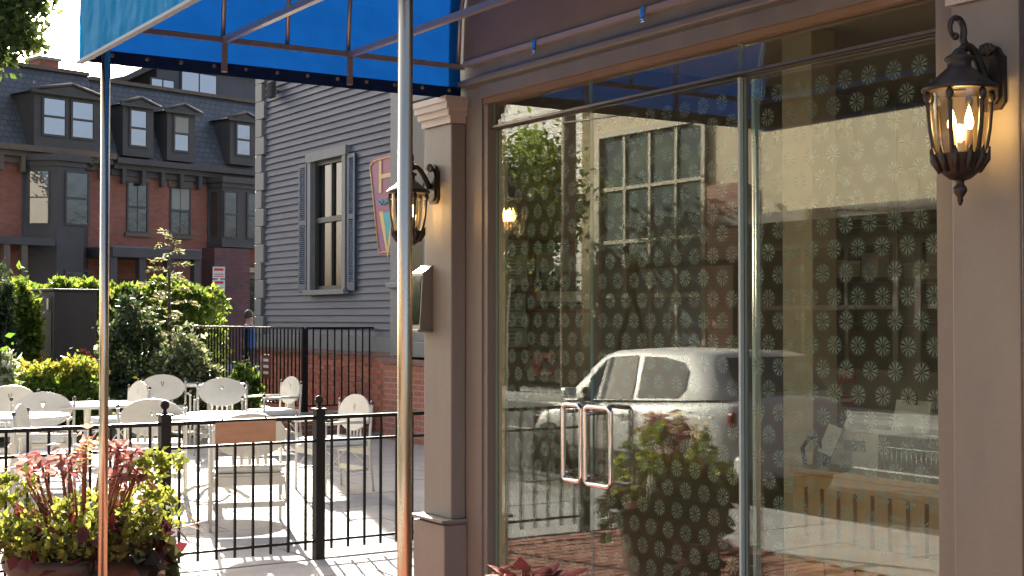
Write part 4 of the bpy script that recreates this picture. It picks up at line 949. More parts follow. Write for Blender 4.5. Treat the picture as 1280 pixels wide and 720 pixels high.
# wall speaker under the eaves
sp0 = on_x(341, 112, GHX-0.08)
spk = thing('wall_speaker', 'small outdoor speaker bracketed high on the clapboard corner', 'speaker', (sp0.x, sp0.y, sp0.z))
part('case', mat('speaker_grey', (0.05, 0.05, 0.05), 0.6), spk, lambda mb: mb.box(-0.08, 0.02, -0.10, 0.08, -0.14, 0.12, b=0.02)); part('grille', DARK, spk, lambda mb: mb.box(-0.086, -0.081, -0.08, 0.06, -0.12, 0.10)); part('bracket', ALU, spk, lambda mb: mb.box(0.021, 0.065, -0.02, 0.02, -0.02, 0.02))
# raised kerb with tall railing in front of the house
RY, RX = 17.45, 7.92
area = thing('areaway_wall', 'low brick areaway wall with stone coping beside the grey house', 'wall', (RX, RY, 0))
BRW = brickmat('areaway_brick', (0.22, 0.07, 0.05), (0.28, 0.1, 0.07), (0.3, 0.26, 0.22), plane='xz'); BRW2 = MATS['pier_brick']
part('front_course', BRW, area, lambda mb: mb.box(RX-0.12, BXX+0.3, RY-0.12, RY+0.1, 0, 0.26), True)
part('side_course', BRW2, area, lambda mb: mb.box(RX-0.121, RX+0.1, RY+0.102, 22.6, 0, 0.26), True)
part('coping', KERB, area, lambda mb: mb.box(RX-0.15, BXX+0.3, RY-0.15, RY+0.12, 0.261, 0.315), True)
part('coping', KERB, area, lambda mb: mb.box(RX-0.15, RX+0.12, RY+0.122, 22.6, 0.261, 0.315), True)
def railing(label, ax, pos, a, b, n):
    t = thing('iron_railing', label, 'railing', (RX, RY, 0.316))
    def seg(mb, z0, z1, w):
        if ax == 'x': mb.box(a-RX, b-RX, pos-RY-w, pos-RY+w, z0, z1)
        else: mb.box(pos-RX-w, pos-RX+w, a-RY, b-RY, z0, z1)
    part('top_rail', BLACK, t, lambda mb: seg(mb, 1.135, 1.165, 0.018)); part('bottom_rail', BLACK, t, lambda mb: seg(mb, 0.07, 0.09, 0.010))
    me = MB().box(-0.0085, 0.0085, -0.0085, 0.0085, 0.091, 1.134).mesh('bar', BLACK); mp = MB().box(-0.022, 0.022, -0.022, 0.022, 0.0, 1.1345).mesh('post', BLACK)
    for k in range(n+1):
        v = a+(b-a)*k/n; loc = (v-RX, pos-RY, 0) if ax == 'x' else (pos-RX, v-RY, 0)
        if k % 16 == 0 or k == n: link('post', mp, t, loc)
        else: link('bar', me, t, loc)
railing('black iron railing across the front of the brick areaway', 'x', RY, RX+0.04, 9.15, 11)
railing('long black iron railing running back past the house corner with sunlit top rail', 'y', RX, RY, 22.6, 40)
# notice on the railing
ntc = on_x(331, 458, RX-0.05)
nt_ = thing('railing_notice', 'small dark red notice with white print wired to the long railing', 'sign', (RX-0.02, ntc.y, ntc.z))
part('plate', mat('maroon', (0.12, 0.02, 0.02), 0.5), nt_, lambda mb: mb.box(-0.012, 0, -0.14, 0.14, -0.17, 0.17)); 
for zz in (0.09, 0.0, -0.09): part('print', WHITE, nt_, lambda mb: mb.box(-0.0145, -0.0125, -0.09, 0.09, zz-0.02, zz+0.02))
# ================================================================== BRICK ROW ACROSS THE SIDE STREET
RB = rad(75.0); E = Vector((math.sin(RB), math.cos(RB), 0)); NOUT = Vector((E.y, -E.x, 0))   # along the row / out of the facade
P0 = on_depth(170, 400, 46.0); P0.z = 0
RZ = math.atan2(E.y, E.x)
def rt(px, py, out=0.0):
    """photo pixel on the facade (or a plane `out` metres in front of it) -> (t along the row, z)"""
    p = on_plane(px, py, P0+NOUT*out, NOUT); return ((p-P0).dot(E), p.z)
ROWBRK = brickmat('row_brick', (0.37, 0.115, 0.068), (0.45, 0.16, 0.10), (0.28, 0.16, 0.12), plane='xz')
ROWDK = mat('brown_black_trim', (0.075, 0.066, 0.060), 0.55, col2=(0.10, 0.088, 0.078), nscale=2)  # brick and trim lightened, glare haze put into their colour
ROWTAN = mat('tan_cornice', (0.15, 0.105, 0.07), 0.6, col2=(0.2, 0.145, 0.1), nscale=2)
def slatemat():
    m = bpy.data.materials.new('slate'); m.use_nodes = True; nt = m.node_tree; b = nt.nodes['Principled BSDF']
    tc = nt.nodes.new('ShaderNodeTexCoord'); sp = nt.nodes.new('ShaderNodeSeparateXYZ'); cb = nt.nodes.new('ShaderNodeCombineXYZ')
    nt.links.new(tc.outputs['Object'], sp.inputs[0]); nt.links.new(sp.outputs[0], cb.inputs[0]); nt.links.new(sp.outputs[2], cb.inputs[1])
    br = nt.nodes.new('ShaderNodeTexBrick'); br.inputs['Color1'].default_value = (0.105, 0.105, 0.112, 1); br.inputs['Color2'].default_value = (0.14, 0.14, 0.147, 1); br.inputs['Mortar'].default_value = (0.07, 0.07, 0.073, 1)
    br.inputs['Scale'].default_value = 1; br.inputs['Brick Width'].default_value = 0.24; br.inputs['Row Height'].default_value = 0.19; br.inputs['Mortar Size'].default_value = 0.015
    nt.links.new(cb.outputs[0], br.inputs[0]); nt.links.new(br.outputs[0], b.inputs['Base Color']); b.inputs['Roughness'].default_value = 0.55
    bp = nt.nodes.new('ShaderNodeBump'); bp.invert = True; bp.inputs['Strength'].default_value = 0.6; bp.inputs['Distance'].default_value = 0.02; nt.links.new(br.outputs['Fac'], bp.inputs['Height']); nt.links.new(bp.outputs[0], b.inputs['Normal']); return m
SLATE = slatemat()
RPANE = mirrormat('row_pane', (0.02, 0.022, 0.02), 0.55, 0.02, 0.25)
LPANE = mirrormat('row_pane_dim', (0.03, 0.035, 0.025), 0.2, 0.02, 0.25)
BLIND = mat('window_blind', (0.4, 0.37, 0.3), 0.8)
def rwin(house, t0, t1, z0, z1, out, pane_m=RPANE, stone=True, cols=1, frame=0.06, name='window', blind=0.0, yaw=None):
    """double-hung window on the facade plane; out = how far in front of the brick plane its frame starts (local -y is out)"""
    y = -out
    fr = MB(); f = frame
    for (a, b, c, d) in ((t0, t0+f, z0, z1), (t1-f, t1, z0, z1), (t0+f, t1-f, z0, z0+f), (t0+f, t1-f, z1-f, z1), (t0+f, t1-f, (z0+z1)/2-0.035, (z0+z1)/2+0.035)): fr.box(a, b, y-0.05, y, c, d)
    w = fr.build(name, ROWDK, house)
    zm = (z0+z1)/2
    for (c, d) in ((z0+f, zm-0.035), (zm+0.035, z1-f)):
        for q in range(cols):
            a = t0+f+(t1-t0-2*f)*q/cols; b = t0+f+(t1-t0-2*f)*(q+1)/cols
            bx('pane', pane_m, w, a+(0.012 if q else 0), b-(0.012 if q < cols-1 else 0), y-0.022, y-0.012, c, d)
            if q: bx('muntin', ROWDK, w, a-0.012, a+0.012, y-0.035, y-0.01, c, d)
    if blind: bx('blind', BLIND, w, t0+f, t1-f, y-0.028, y-0.0225, z1-f-(z1-z0)*blind, z1-f)
    if stone:
        bx('lintel', ROWTAN, w, t0-0.08, t1+0.08, y-0.06, y-0.001, z1+0.001, z1+0.2); bx('sill', ROWTAN, w, t0-0.08, t1+0.08, y-0.10, y-0.001, z0-0.12, z0-0.001)
    return w
def dormer(house, t0, t1, z0, z1, out, wins, ped):
    y = -out
    bx('dormer', ROWDK, house, t0, t1, y, 1.6, z0, z1)
    zp = z1+ped
    def pd(mb):
        tm = (t0+t1)/2; o = 0.16
        mb.add([(t0-o, y-0.14, z1), (t1+o, y-0.14, z1), (tm, y-0.14, zp), (t0-o, 1.6, z1), (t1+o, 1.6, z1), (tm, 1.6, zp)], [(0, 1, 2), (0, 2, 5, 3), (1, 4, 5, 2), (3, 5, 4), (0, 3, 4, 1)])
        
    part('dormer_roof', SLATE if False else ROWDK, house, pd)
    def rake(mb):
        tm = (t0+t1)/2; o = 0.2
        for s in (0, 1):
            a = (t0-o if s == 0 else t1+o, z1+0.02); mb.tube([(a[0], y-0.16, a[1]), (tm, y-0.16, zp+0.03)], 0.06, 4)
        mb.box(t0-o, t1+o, y-0.2, y-0.141, z1-0.07, z1+0.03)
    part('dormer_rake', ROWDK, house, rake)
    for (a, b, c, d, bl) in wins: rwin(house, a, b, c, d, out+0.001, stone=False, frame=0.07, name='dormer_window', blind=bl)
def mansard(house, t0, t1, z0, z1, back=1.3, m=SLATE):
    mb = MB(); mb.add([(t0, -0.05, z0), (t1, -0.05, z0), (t1, back, z1), (t0, back, z1), (t0, 9, z0), (t1, 9, z0), (t1, 9, z1+0.2), (t0, 9, z1+0.2)], [(0, 1, 2, 3), (3, 2, 6, 7), (0, 3, 7, 4), (1, 5, 6, 2)])
    mb.build('mansard_roof', m, house)
    bx('roof_edge', ROWTAN, house, t0, t1, back-0.12, back+0.25, z1, z1+0.12)
def cornice(house, t0, t1, z, m=ROWDK, out=0.0, h=0.55, n=None):
    mb = MB()
    for (dy, a, b) in ((0.12, 0, 0.2), (0.30, 0.2, 0.36), (0.5, 0.36, h)): mb.box(t0, t1, -out-dy, -out+0.06, z+a, z+b)
    mb.build('cornice', m, house)
    n = n or max(2, int((t1-t0)/0.7))
    for q in range(n):
        tt = t0+(t1-t0)*(q+0.5)/n; bx('bracket', m, house, tt-0.07, tt+0.07, -out-0.30, -out-0.121, z-0.28, z+0.198)
def bay(house, t0, t1, zb, zt, proj, wins, panel=True, side=0.45):
    """three sided bay; poly in (t, y)"""
    poly = [(t0, 0.05), (t0, -0.02), (t0+side, -proj), (t1-side, -proj), (t1, -0.02), (t1, 0.05)]
    mb = MB(); mb.prism(poly, zb, zt); mb.build('bay', ROWDK, house)
    for (dz0, dz1, g) in ((0.0, 0.14, 0.05), (zt-zb-0.3, zt-zb-0.14, 0.06), (zt-zb-0.139, zt-zb+0.06, 0.18)):
        pg = [(t0-g, 0.04), (t0-g, -0.03), (t0+side-g*0.6, -proj-g), (t1-side+g*0.6, -proj-g), (t1+g, -0.03), (t1+g, 0.04)]
        MB().prism(pg, zb+dz0+0.001, zb+dz1).build('bay_moulding', ROWDK, house)
    for (a, b, c, d) in wins: rwin(house, a, b, c, d, proj+0.002, pane_m=LPANE, stone=False, frame=0.06, cols=1, name='bay_window')
    # side light on the left splay
    L = math.hypot(side, proj-0.02); ang = math.atan2(-(proj-0.02), side)
    w0, w1 = L*0.2, L*0.8; c, d = wins[0][2], wins[0][3]
    Ms = Matrix.Translation((t0, -0.02, 0)) @ Matrix.Rotation(ang, 4, 'Z')
    mb = MB(); mb.box(w0, w1, -0.03, -0.002, c, d, M=Ms); o = mb.build('side_window', ROWDK, house)
    MB().box(w0+0.05, w1-0.05, -0.034, -0.031, c+0.05, (c+d)/2-0.02, M=Ms).build('pane', LPANE, o); MB().box(w0+0.05, w1-0.05, -0.034, -0.031, (c+d)/2+0.02, d-0.05, M=Ms).build('pane', LPANE, o)

t_party = rt(136, 250)[0]
zc = rt(136, 204)[1]                        # cornice level of the right-hand house
tL = rt(-260, 250)[0]
hA = thing('brick_row_house', 'red brick row house with slate mansard, paired dormer window and dark bay', 'house', tuple(P0), RZ)
hB = thing('brick_row_house', 'red brick row house with three narrow dormers and a dark entrance porch', 'house', tuple(P0), RZ)
bx('wall', ROWBRK, hA, tL, t_party-0.01, 0, 9, 0, rt(20, 190)[1]+0.1)
zA = rt(20, 190)[1]; zAt = rt(30, 84, -1.3)[1]
cornice(hA, tL, t_party-0.02, zA-0.35, ROWTAN)
mansard(hA, tL, t_party-0.03, zA+0.2, zAt)
a0, zt_ = rt(49, 120, 0.3); a1, zb_ = rt(115, 177, 0.3); am = (a0+a1)/2
dormer(hA, a0-0.25, a1+0.25, zb_-0.35, zt_+0.12, 0.45, [(a0, am-0.06, zb_, zt_, 0), (am+0.06, a1, zb_, zt_, 0)], 0.3)
b0 = rt(33, 250, 0.3)[0]; b1 = rt(127, 250, 0.8)[0]
w0, wz1 = rt(81, 213, 0.9); w1, wz0 = rt(111, 283, 0.9)
bay(hA, b0, b1, rt(80, 355, 0.9)[1]-2.6, rt(80, 196, 0.9)[1], 0.9, [(w0, w1, wz0, wz1), (w0, w1, wz0-3.1, wz1-3.1)], side=(b1-b0)*0.30)
for px in (30,): 
    tt = rt(px, 250)[0]; part('downspout', ROWDK, hA, lambda mb: mb.tube([(tt, -0.08, 0), (tt, -0.08, zA-0.4)], 0.06, 8))
zpor = rt(15, 303, 1.5)[1]
bx('porch_roof', ROWDK, hA, rt(-80, 300)[0], b0+0.3, -1.5, -0.01, zpor-0.05, zpor+0.18)
for px in (8, 30): tt = rt(px, 300, 1.4)[0]; bx('porch_post', ROWTAN, hA, tt-0.1, tt+0.1, -1.45, -1.25, 0, zpor-0.051)
rwin(hA, rt(-60, 250)[0], rt(-30, 250)[0], wz0, wz1, 0.0)
# right-hand house
tR = rt(420, 250)[0]
bx('wall', ROWBRK, hB, t_party+0.01, tR, 0, 9, 0, zc+0.3)
cornice(hB, t_party+0.02, tR, zc-0.38, ROWDK)
zBt = rt(250, 120, -1.3)[1]
mansard(hB, t_party+0.03, tR, zc+0.18, zBt)
for (px0, py0, px1, py1, bl) in ((160, 135, 183.5, 186, 0), (215, 143, 236, 192, 0.45), (293, 153, 313, 197, 0), (352, 158, 370, 200, 0)):
    a0, zt_ = rt(px0, py0, 0.2); a1, zb_ = rt(px1, py1, 0.2); dormer(hB, a0-0.22, a1+0.22, zb_-0.3, zt_+0.1, 0.25, [(a0, a1, zb_, zt_, bl)], 0.24)
for (px0, py0, px1, py1, bl, pm) in ((158, 226, 184.5, 292, 0, LPANE), (212, 233, 237.5, 295, 0.42, LPANE)):
    a0, zt_ = rt(px0, py0); a1, zb_ = rt(px1, py1); rwin(hB, a0, a1, zb_, zt_, 0.0, pm, True, cols=2, blind=bl)
b0 = rt(266, 250, 0.3)[0]; b1 = rt(340, 250, 0.6)[0]; w0, wz1 = rt(279, 238, 0.7); w1, wz0 = rt(297, 298, 0.7)
v0 = rt(308, 240, 0.7)[0]; v1 = rt(326, 240, 0.7)[0]
bay(hB, b0, b1, rt(290, 309, 0.7)[1], rt(290, 224, 0.7)[1], 0.7, [(w0, w1, wz0, wz1), (v0, v1, wz0, wz1)], side=(w0-b0)*0.7)
tt = rt(260, 250)[0]; part('downspout', ROWDK, hB, lambda mb: mb.tube([(tt, -0.08, 2.9), (tt, -0.08, zc-0.5)], 0.05, 8))
# porch with flat hood and arched valance
p0_, zph = rt(139, 308, 1.7); p1_ = rt(250, 312, 1.7)[0]
bx('porch_roof', ROWDK, hB, p0_, p1_, -1.8, -0.01, zph-0.32, zph-0.02); bx('porch_flashing', mat('lead', (0.2, 0.2, 0.21), 0.6), hB, p0_, p1_, -1.75, -0.012, zph-0.019, zph+0.02)
for s in np.linspace(0.03, 0.97, 4): tt = p0_+(p1_-p0_)*s; bx('porch_post', ROWDK, hB, tt-0.12, tt+0.12, -1.7, -1.46, 0, zph-0.321)
for q in range(2):
    tt = p0_+(p1_-p0_)*(0.35+0.3*q); d_ = bx('door', FRAMEW, hB, tt-0.5, tt+0.5, -0.06, -0.001, 0.6, 2.9); bx('light', mat('warm_door_light', (0.3, 0.18, 0.06), 0.3), d_, tt-0.3, tt+0.3, -0.075, -0.061, 1.5, 2.7)
bx('stoop', ROWTAN, hB, p0_, p1_, -1.9, -0.01, 0, 0.58)
# shopfront pier below the bay
s0_ = rt(252, 340)[0]; s1_ = rt(296, 340)[0]
bx('ground_floor_pier', brickmat('purple_brick', (0.15, 0.055, 0.05), (0.20, 0.08, 0.07), (0.17, 0.13, 0.12), plane='xz'), hB, s0_, s1_, -0.75, -0.012, 0, rt(290, 310, 0.7)[1]-0.01)
k0, kz1 = rt(299, 330, 0.6); k1, kz0 = rt(330, 352, 0.6)
so = bx('shop_sign', mat('sign_brown', (0.10, 0.045, 0.025), 0.6), hB, k0, k1, -0.68, -0.60, kz0+0.25, kz1)
for zz in (0.55, 0.3): bx('shop_sign_print', mat('sign_cream', (0.5, 0.42, 0.25), 0.7), so, k0+0.15, k1-0.2, -0.69, -0.681, kz0+0.25+(kz1-kz0-0.25)*zz-0.04, kz0+0.25+(kz1-kz0-0.25)*zz+0.04)
bx('shop_lintel', ROWTAN, hB, s1_+0.001, tR, -0.6, -0.012, kz0+0.1, kz0+0.24); bx('shop_window', LPANE, hB, s1_+0.001, tR, -0.3, -0.012, 0.5, kz0+0.09)
# set-back roof storey
ph = thing('roof_storey', 'grey set back roof storey with wide windows above the row', 'penthouse', tuple(P0), RZ)
c0 = rt(160, 100, -3.2)[0]; c1 = rt(330, 100, -3.2)[0]; zt_ = rt(240, 84, -3.2)[1]; zb_ = zBt+0.1
PHM = mat('grey_panel', (0.11, 0.105, 0.105), 0.6, col2=(0.14, 0.13, 0.13), nscale=1)
bx('wall', PHM, ph, c0+1.2, tR, 3.2, 9, zb_, zt_)
part('roof', ROWDK, ph, lambda mb: mb.add([(c0-0.2, 2.9, zt_-0.9), (c0+1.5, 2.9, zt_), (tR, 2.9, zt_), (tR, 2.9, zt_+0.2), (c0+1.4, 2.9, zt_+0.2), (c0-0.3, 2.9, zt_-0.75), (c0-0.2, 9, zt_-0.9), (c0+1.5, 9, zt_), (tR, 9, zt_), (tR, 9, zt_+0.2), (c0+1.4, 9, zt_+0.2), (c0-0.3, 9, zt_-0.75)], [(0, 1, 4, 5), (1, 2, 3, 4), (5, 4, 10, 11), (4, 3, 9, 10), (0, 6, 7, 1), (1, 7, 8, 2), (0, 5, 11, 6)]))
for (a, b, c, d) in ((190, 98, 217, 114), (228, 89, 270, 122)):
    x0, z1 = rt(a, b, -3.1); x1, z0 = rt(c, d, -3.1); o = bx('window', ROWDK, ph, x0-0.06, x1+0.06, 3.12, 3.199, z0-0.06, z1+0.06)
    xm = (x0+x1)/2; bx('pane', RPANE, o, x0, xm-0.03, 3.105, 3.119, z0, z1); bx('pane', RPANE, o, xm+0.03, x1, 3.105, 3.119, z0, z1)
# chimney
ch = thing('chimney', 'low chimney with pale pot on the roof edge', 'chimney', tuple(P0), RZ); tt = rt(61, 80, -2)[0]
part('stack', ROWBRK, ch, lambda mb: mb.box(tt-0.45, tt+0.25, 1.8, 2.5, zAt-0.3, zAt+0.45)); part('cap', KERB, ch, lambda mb: mb.box(tt-0.52, tt+0.32, 1.72, 2.58, zAt+0.451, zAt+0.55))

# ================================================================== SIDE STREET
mb = MB(); M_ = Matrix.Translation(P0) @ Matrix.Rotation(RZ, 4, 'Z')
mb.box(-60, 60, -14.0, -4.6, -0.15, -0.115, M=M_); tag(mb.build('side_street', ASPH), kind='structure')
mb = MB(); mb.box(-60, 60, -4.6, 0.1, -0.19, 0.02, M=M_); tag(mb.build('far_pavement', CONC), kind='structure')
mb = MB(); mb.box(-15, 60, -17.0, -14.0, -0.19, 0.025, M=M_); tag(mb.build('near_pavement', CONC), kind='structure')

# ================================================================== GARDEN
HEDGE = leafmat('hedge_leaf', (0.05, 0.10, 0.012), (0.11, 0.17, 0.02), (0.16, 0.20, 0.03), 0.55)
DARKG = leafmat('dark_leaf', (0.012, 0.03, 0.010), (0.03, 0.055, 0.018), (0.05, 0.08, 0.03), 0.3)
VARI = leafmat('variegated_leaf', (0.05, 0.075, 0.025), (0.10, 0.13, 0.045), (0.32, 0.34, 0.20), 0.4)
YEL = leafmat('yellow_flower', (0.34, 0.27, 0.03), (0.20, 0.24, 0.03), (0.16, 0.20, 0.03), 0.5)
GRN = leafmat('bright_leaf', (0.05, 0.12, 0.012), (0.09, 0.17, 0.02), (0.14, 0.2, 0.03), 0.5)
REDB = leafmat('barberry_leaf', (0.10, 0.02, 0.012), (0.16, 0.05, 0.02), None, 0.4)
CONI = leafmat('blue_conifer_leaf', (0.10, 0.12, 0.05), (0.17, 0.18, 0.08), (0.24, 0.24, 0.12), 0.4)
WHITEF = leafmat('white_flower', (0.5, 0.5, 0.4), (0.2, 0.25, 0.1), (0.62, 0.6, 0.5), 0.4)
BARK = mat('bark', (0.07, 0.05, 0.035), 0.9, col2=(0.11, 0.08, 0.055), nscale=14, bump=0.5, bscale=30)
CORE = mat('bush_twigs', (0.02, 0.025, 0.01), 0.95)
def twigs(t, rx, ry, h, n=7):
    for k in range(n):
        a = R.uniform(0, 2*PI); part('stem', BARK, t, lambda mb: mb.tube([(0.03*math.cos(a), 0.03*math.sin(a), 0), (rx*0.35*math.cos(a), ry*0.35*math.sin(a), h*0.45), (rx*0.6*math.cos(a), ry*0.6*math.sin(a), h*0.8)], 0.012, 5, rs=[0.016, 0.011, 0.005]))
def bush(name, label, px, ytop, d, wpx, mats, n, leaf, zc=None, group=None, clumps=40, cat='bush', rz=None, inner=0.5, cs=0.26):
    p = on_depth(px, ytop, d); top = p.z; r = wpx*d/F/2
    t = thing(name, label, cat, (p.x, p.y, 0.03 if p.y > 18.1 else 0.0), R.uniform(0, 3), group)
    hz = top/2*1.02
    for (m, share, nm) in mats:
        o = leaves(nm, shell_pts(int(n*share), r*0.86, r*0.86, hz*0.86, (0, 0, hz), clumps, cs, inner), leaf, m, t); tag(o, kind='stuff')
    twigs(t, r, r, top*0.9); return t
bush('round_bush', 'dark green rounded bush beside the utility cabinet', 165, 377, 20.5, 84, ((DARKG, 0.8, 'foliage'), (VARI, 0.2, 'pale_tips')), 6500, 0.05)
bush('leafy_bush', 'round leafy bush with pale variegated leaves in front of the long railing', 231, 421, 19.0, 84, ((VARI, 0.75, 'foliage'), (DARKG, 0.25, 'inner_foliage')), 6500, 0.05)
bush('small_bush', 'small bright bush at the foot of the long railing', 305, 456, 20.0, 42, ((GRN, 0.7, 'foliage'), (VARI, 0.3, 'pale_tips')), 1500, 0.05)
for (px, yt, d, w, lab) in ((48, 462, 18.6, 74, 'low lime green shrub topped with yellow flowers behind the oval chair'), (98, 458, 18.9, 70, 'low lime green shrub topped with yellow flowers beside the brass pole')):
    t = bush('flowering_shrub', lab, px, yt, d, w, ((GRN, 0.8, 'foliage'),), 4200, 0.045, group='yellow flowered shrubs')
    p = on_depth(px, yt, d); r = w*d/F/2
    q = shell_pts(700, r*0.95, r*0.95, 0.13, (0, 0, p.z-0.06), 40, 0.3, 0.1); tag(leaves('flowers', q, 0.045, YEL, t), kind='stuff')
for (px, yt, d, w, lab) in ((62, 442, 20.3, 60, 'dark red barberry at the foot of the utility cabinet'), (100, 444, 20.5, 56, 'dark red barberry between the cabinet and the round dark bush')):
    bush('barberry', lab, px, yt, d, w, ((REDB, 1.0, 'foliage'),), 1600, 0.04, group='barberries')
bush('flowering_clump', 'clump of orange and yellow flowers by the conifer', 183, 474, 18.2, 30, ((YEL, 0.6, 'flowers'), (GRN, 0.4, 'foliage')), 900, 0.045)
bush('white_bush', 'white flowering bush at the end of the garden bed', 2, 440, 17.6, 44, ((WHITEF, 0.6, 'flowers'), (GRN, 0.4, 'foliage')), 1800, 0.06)
bush('vine_column', 'tall column of sunlit vine beside the utility cabinet', 26, 352, 21.5, 50, ((HEDGE, 1.0, 'foliage'),), 4500, 0.07, clumps=70)
bush('dark_shrub', 'tall dark evergreen at the end of the hedge', 2, 346, 20.5, 48, ((DARKG, 1.0, 'foliage'),), 4000, 0.055, clumps=60)
# hedge
hp = []
a_ = on_depth(-120, 360, 27.5); b_ = on_depth(272, 366, 26.5)
n = 26000; s = NR.random(n); base = np.array(a_)[None]*(1-s)[:, None]+np.array(b_)[None]*s[:, None]
dirv = (b_-a_); dirv.z = 0; dirv.normalize(); nv = np.array([dirv.y, -dirv.x, 0])
off = (NR.random(n)-0.5)*1.1; topz = base[:, 2]+0.05+0.10*np.sin(s*61)+0.08*np.sin(s*23+1)
zz = topz*(1-NR.random(n)**1.8*0.95); edge = np.where(NR.random(n) < 0.6, np.sign(off)*0.5, off)
off = edge+NR.normal(size=n)*0.06
hp = np.stack([base[:, 0]+nv[0]*off, base[:, 1]+nv[1]*off, zz], 1)
mid = (a_+b_)/2
hd = thing('clipped_hedge', 'long clipped hedge glowing yellow green in the back light', 'hedge', (mid.x, mid.y, 0.0))
tag(leaves('foliage', hp-np.array([mid.x, mid.y, 0]), 0.075, HEDGE, hd), kind='stuff')
for k in range(9):
    q = a_.lerp(b_, (k+0.5)/9)-Vector((mid.x, mid.y, 0)); part('stem', BARK, hd, lambda mb: mb.tube([(q.x, q.y, 0), (q.x, q.y, 1.9)], 0.03, 6))
# young conifer with open tiers
pc = on_depth(214, 282, 20.6)
cf = thing('young_conifer', 'young open branched conifer with a bare leaning tip', 'tree', (pc.x-0.03, pc.y, 0.03))
H = pc.z
part('trunk', BARK, cf, lambda mb: mb.tube([(0, 0, 0), (0.01, 0, H*0.5), (0.0, 0, H*0.8), (0.05*CYW+0.05, -0.03, H*0.94), (0.16*CYW+0.05, -0.16*SY, H)], 0.03, 7, rs=[0.045, 0.032, 0.018, 0.01, 0.004]))
npts = []; ndir = []
nb = 34
for k in range(nb):
    s = k/(nb-1); z = 0.5+(H-0.62)*s; L = (0.10+0.72*(1-s)**0.7)*R.uniform(0.7, 1.1); a = k*2.399+R.uniform(-.3, .3)
    if s > 0.93: L = 0.12
    pts = [Vector((math.cos(a)*L*q, math.sin(a)*L*q, z+0.10*L*math.sin(q*2.4)-0.10*L*q*q)) for q in np.linspace(0, 1, 6)]
    part('branch', BARK, cf, lambda mb: mb.tube(pts, 0.006, 4, rs=[0.009, 0.008, 0.006, 0.005, 0.004, 0.002]))
    m = int(34*L)+4
    for _ in range(m):
        q = R.random()**0.8; i = min(4, int(q*5)); p = pts[i].lerp(pts[i+1], q*5-i)
        for w in (-1, 1):
            npts.append(p+Vector((R.gauss(0, .012), R.gauss(0, .012), R.gauss(0, .01)))); ndir.append((math.cos(a)*0.8-w*math.sin(a)*0.9, math.sin(a)*0.8+w*math.cos(a)*0.9, -0.1))
tag(leaves('needles', np.array([tuple(p) for p in npts]), 0.028, CONI, cf, dirs=ndir, jit=0.35, aspect=3.2), kind='stuff')
# utility cabinet
e0 = on_depth(68, 363, 22.0)
cab = thing('utility_cabinet', 'dark brown metal utility cabinet standing in the garden bed', 'cabinet', (e0.x, e0.y, 0.03), rad(20))
CABM = mat('brown_cabinet', (0.055, 0.046, 0.04), 0.5, col2=(0.07, 0.058, 0.05), nscale=3)
hc = e0.z
part('body', CABM, cab, lambda mb: mb.box(0.0, 0.80, 0.0, 0.75, 0.0, hc-0.04, b=0.01)); part('lid', CABM, cab, lambda mb: mb.box(-0.03, 0.83, -0.03, 0.78, hc-0.039, hc, b=0.008))
part('door', CABM, cab, lambda mb: mb.box(-0.012, -0.001, 0.06, 0.70, 0.15, hc-0.12, b=0.004)); part('latch', ALU, cab, lambda mb: mb.box(-0.03, -0.0125, 0.12, 0.17, hc-0.34, hc-0.16, b=0.004)); part('latch', BLACK, cab, lambda mb: mb.box(-0.03, -0.0125, 0.34, 0.40, hc*0.55, hc*0.55+0.2, b=0.004))
# pipe rail behind the dark bush
# parking sign
pk = on_depth(273.5, 349, 33.0)
ps_ = thing('parking_sign', 'red and white street parking sign on a thin post', 'street sign', (pk.x, pk.y, 0.0), -math.atan2(pk.x, pk.y))
part('post', ALU, ps_, lambda mb: mb.tube([(0, 0.03, 0), (0, 0.03, pk.z+0.3)], 0.025, 8))
for (z0, z1) in ((0.02, 0.30), (-0.31, -0.01)):
    p_ = part('plate', WHITE, ps_, lambda mb: mb.box(-0.145, 0.145, -0.006, 0.004, pk.z+z0, pk.z+z1))
    part('print', RED, p_, lambda mb: (mb.box(-0.11, 0.11, -0.008, -0.0065, pk.z+z1-0.10, pk.z+z1-0.04), mb.box(-0.11, 0.11, -0.008, -0.0065, pk.z+z0+0.04, pk.z+z0+0.06), mb.box(-0.11, 0.11, -0.008, -0.0065, pk.z+z0+0.09, pk.z+z0+0.11)))
# far tree behind the row
def leaf_tree(name, label, base, h, cr, n, leaf, m, trunk=0.16, fork=0.45, grp=None, cs=0.26, clumps=60, sq=0.9):
    t = thing(name, label, 'tree', base, R.uniform(0, 6), grp)
    part('trunk', BARK, t, lambda mb: mb.tube([(0, 0, 0), (0.04, 0.02, h*fork*0.6), (0.0, 0.05, h*fork), (0.05, 0.0, h*0.72)], trunk, 10, rs=[trunk*1.25, trunk, trunk*0.8, trunk*0.4]))
    for k in range(9):
        a = k*2.4; z = h*(fork+0.02*k); e = Vector((math.cos(a)*cr*0.75, math.sin(a)*cr*0.75, z+cr*R.uniform(0.3, 0.7)))
        part('limb', BARK, t, lambda mb: mb.tube([(0, 0.03, z), tuple(Vector((0, 0.03, z)).lerp(e, 0.5)+Vector((0, 0, 0.1))), tuple(e)], 0.04, 6, rs=[trunk*0.45, trunk*0.25, trunk*0.08]))
    cz = h-cr*sq
    o = leaves('crown', shell_pts(n, cr*0.82, cr*0.82, cr*sq*0.82, (0, 0, cz), clumps, cs, 0.35), leaf, m, t); tag(o, kind='stuff'); return t
TREEL = leafmat('tree_leaf', (0.03, 0.06, 0.012), (0.06, 0.10, 0.02), (0.10, 0.14, 0.03), 0.4)
tp = on_depth(-34, -18, 38.0)
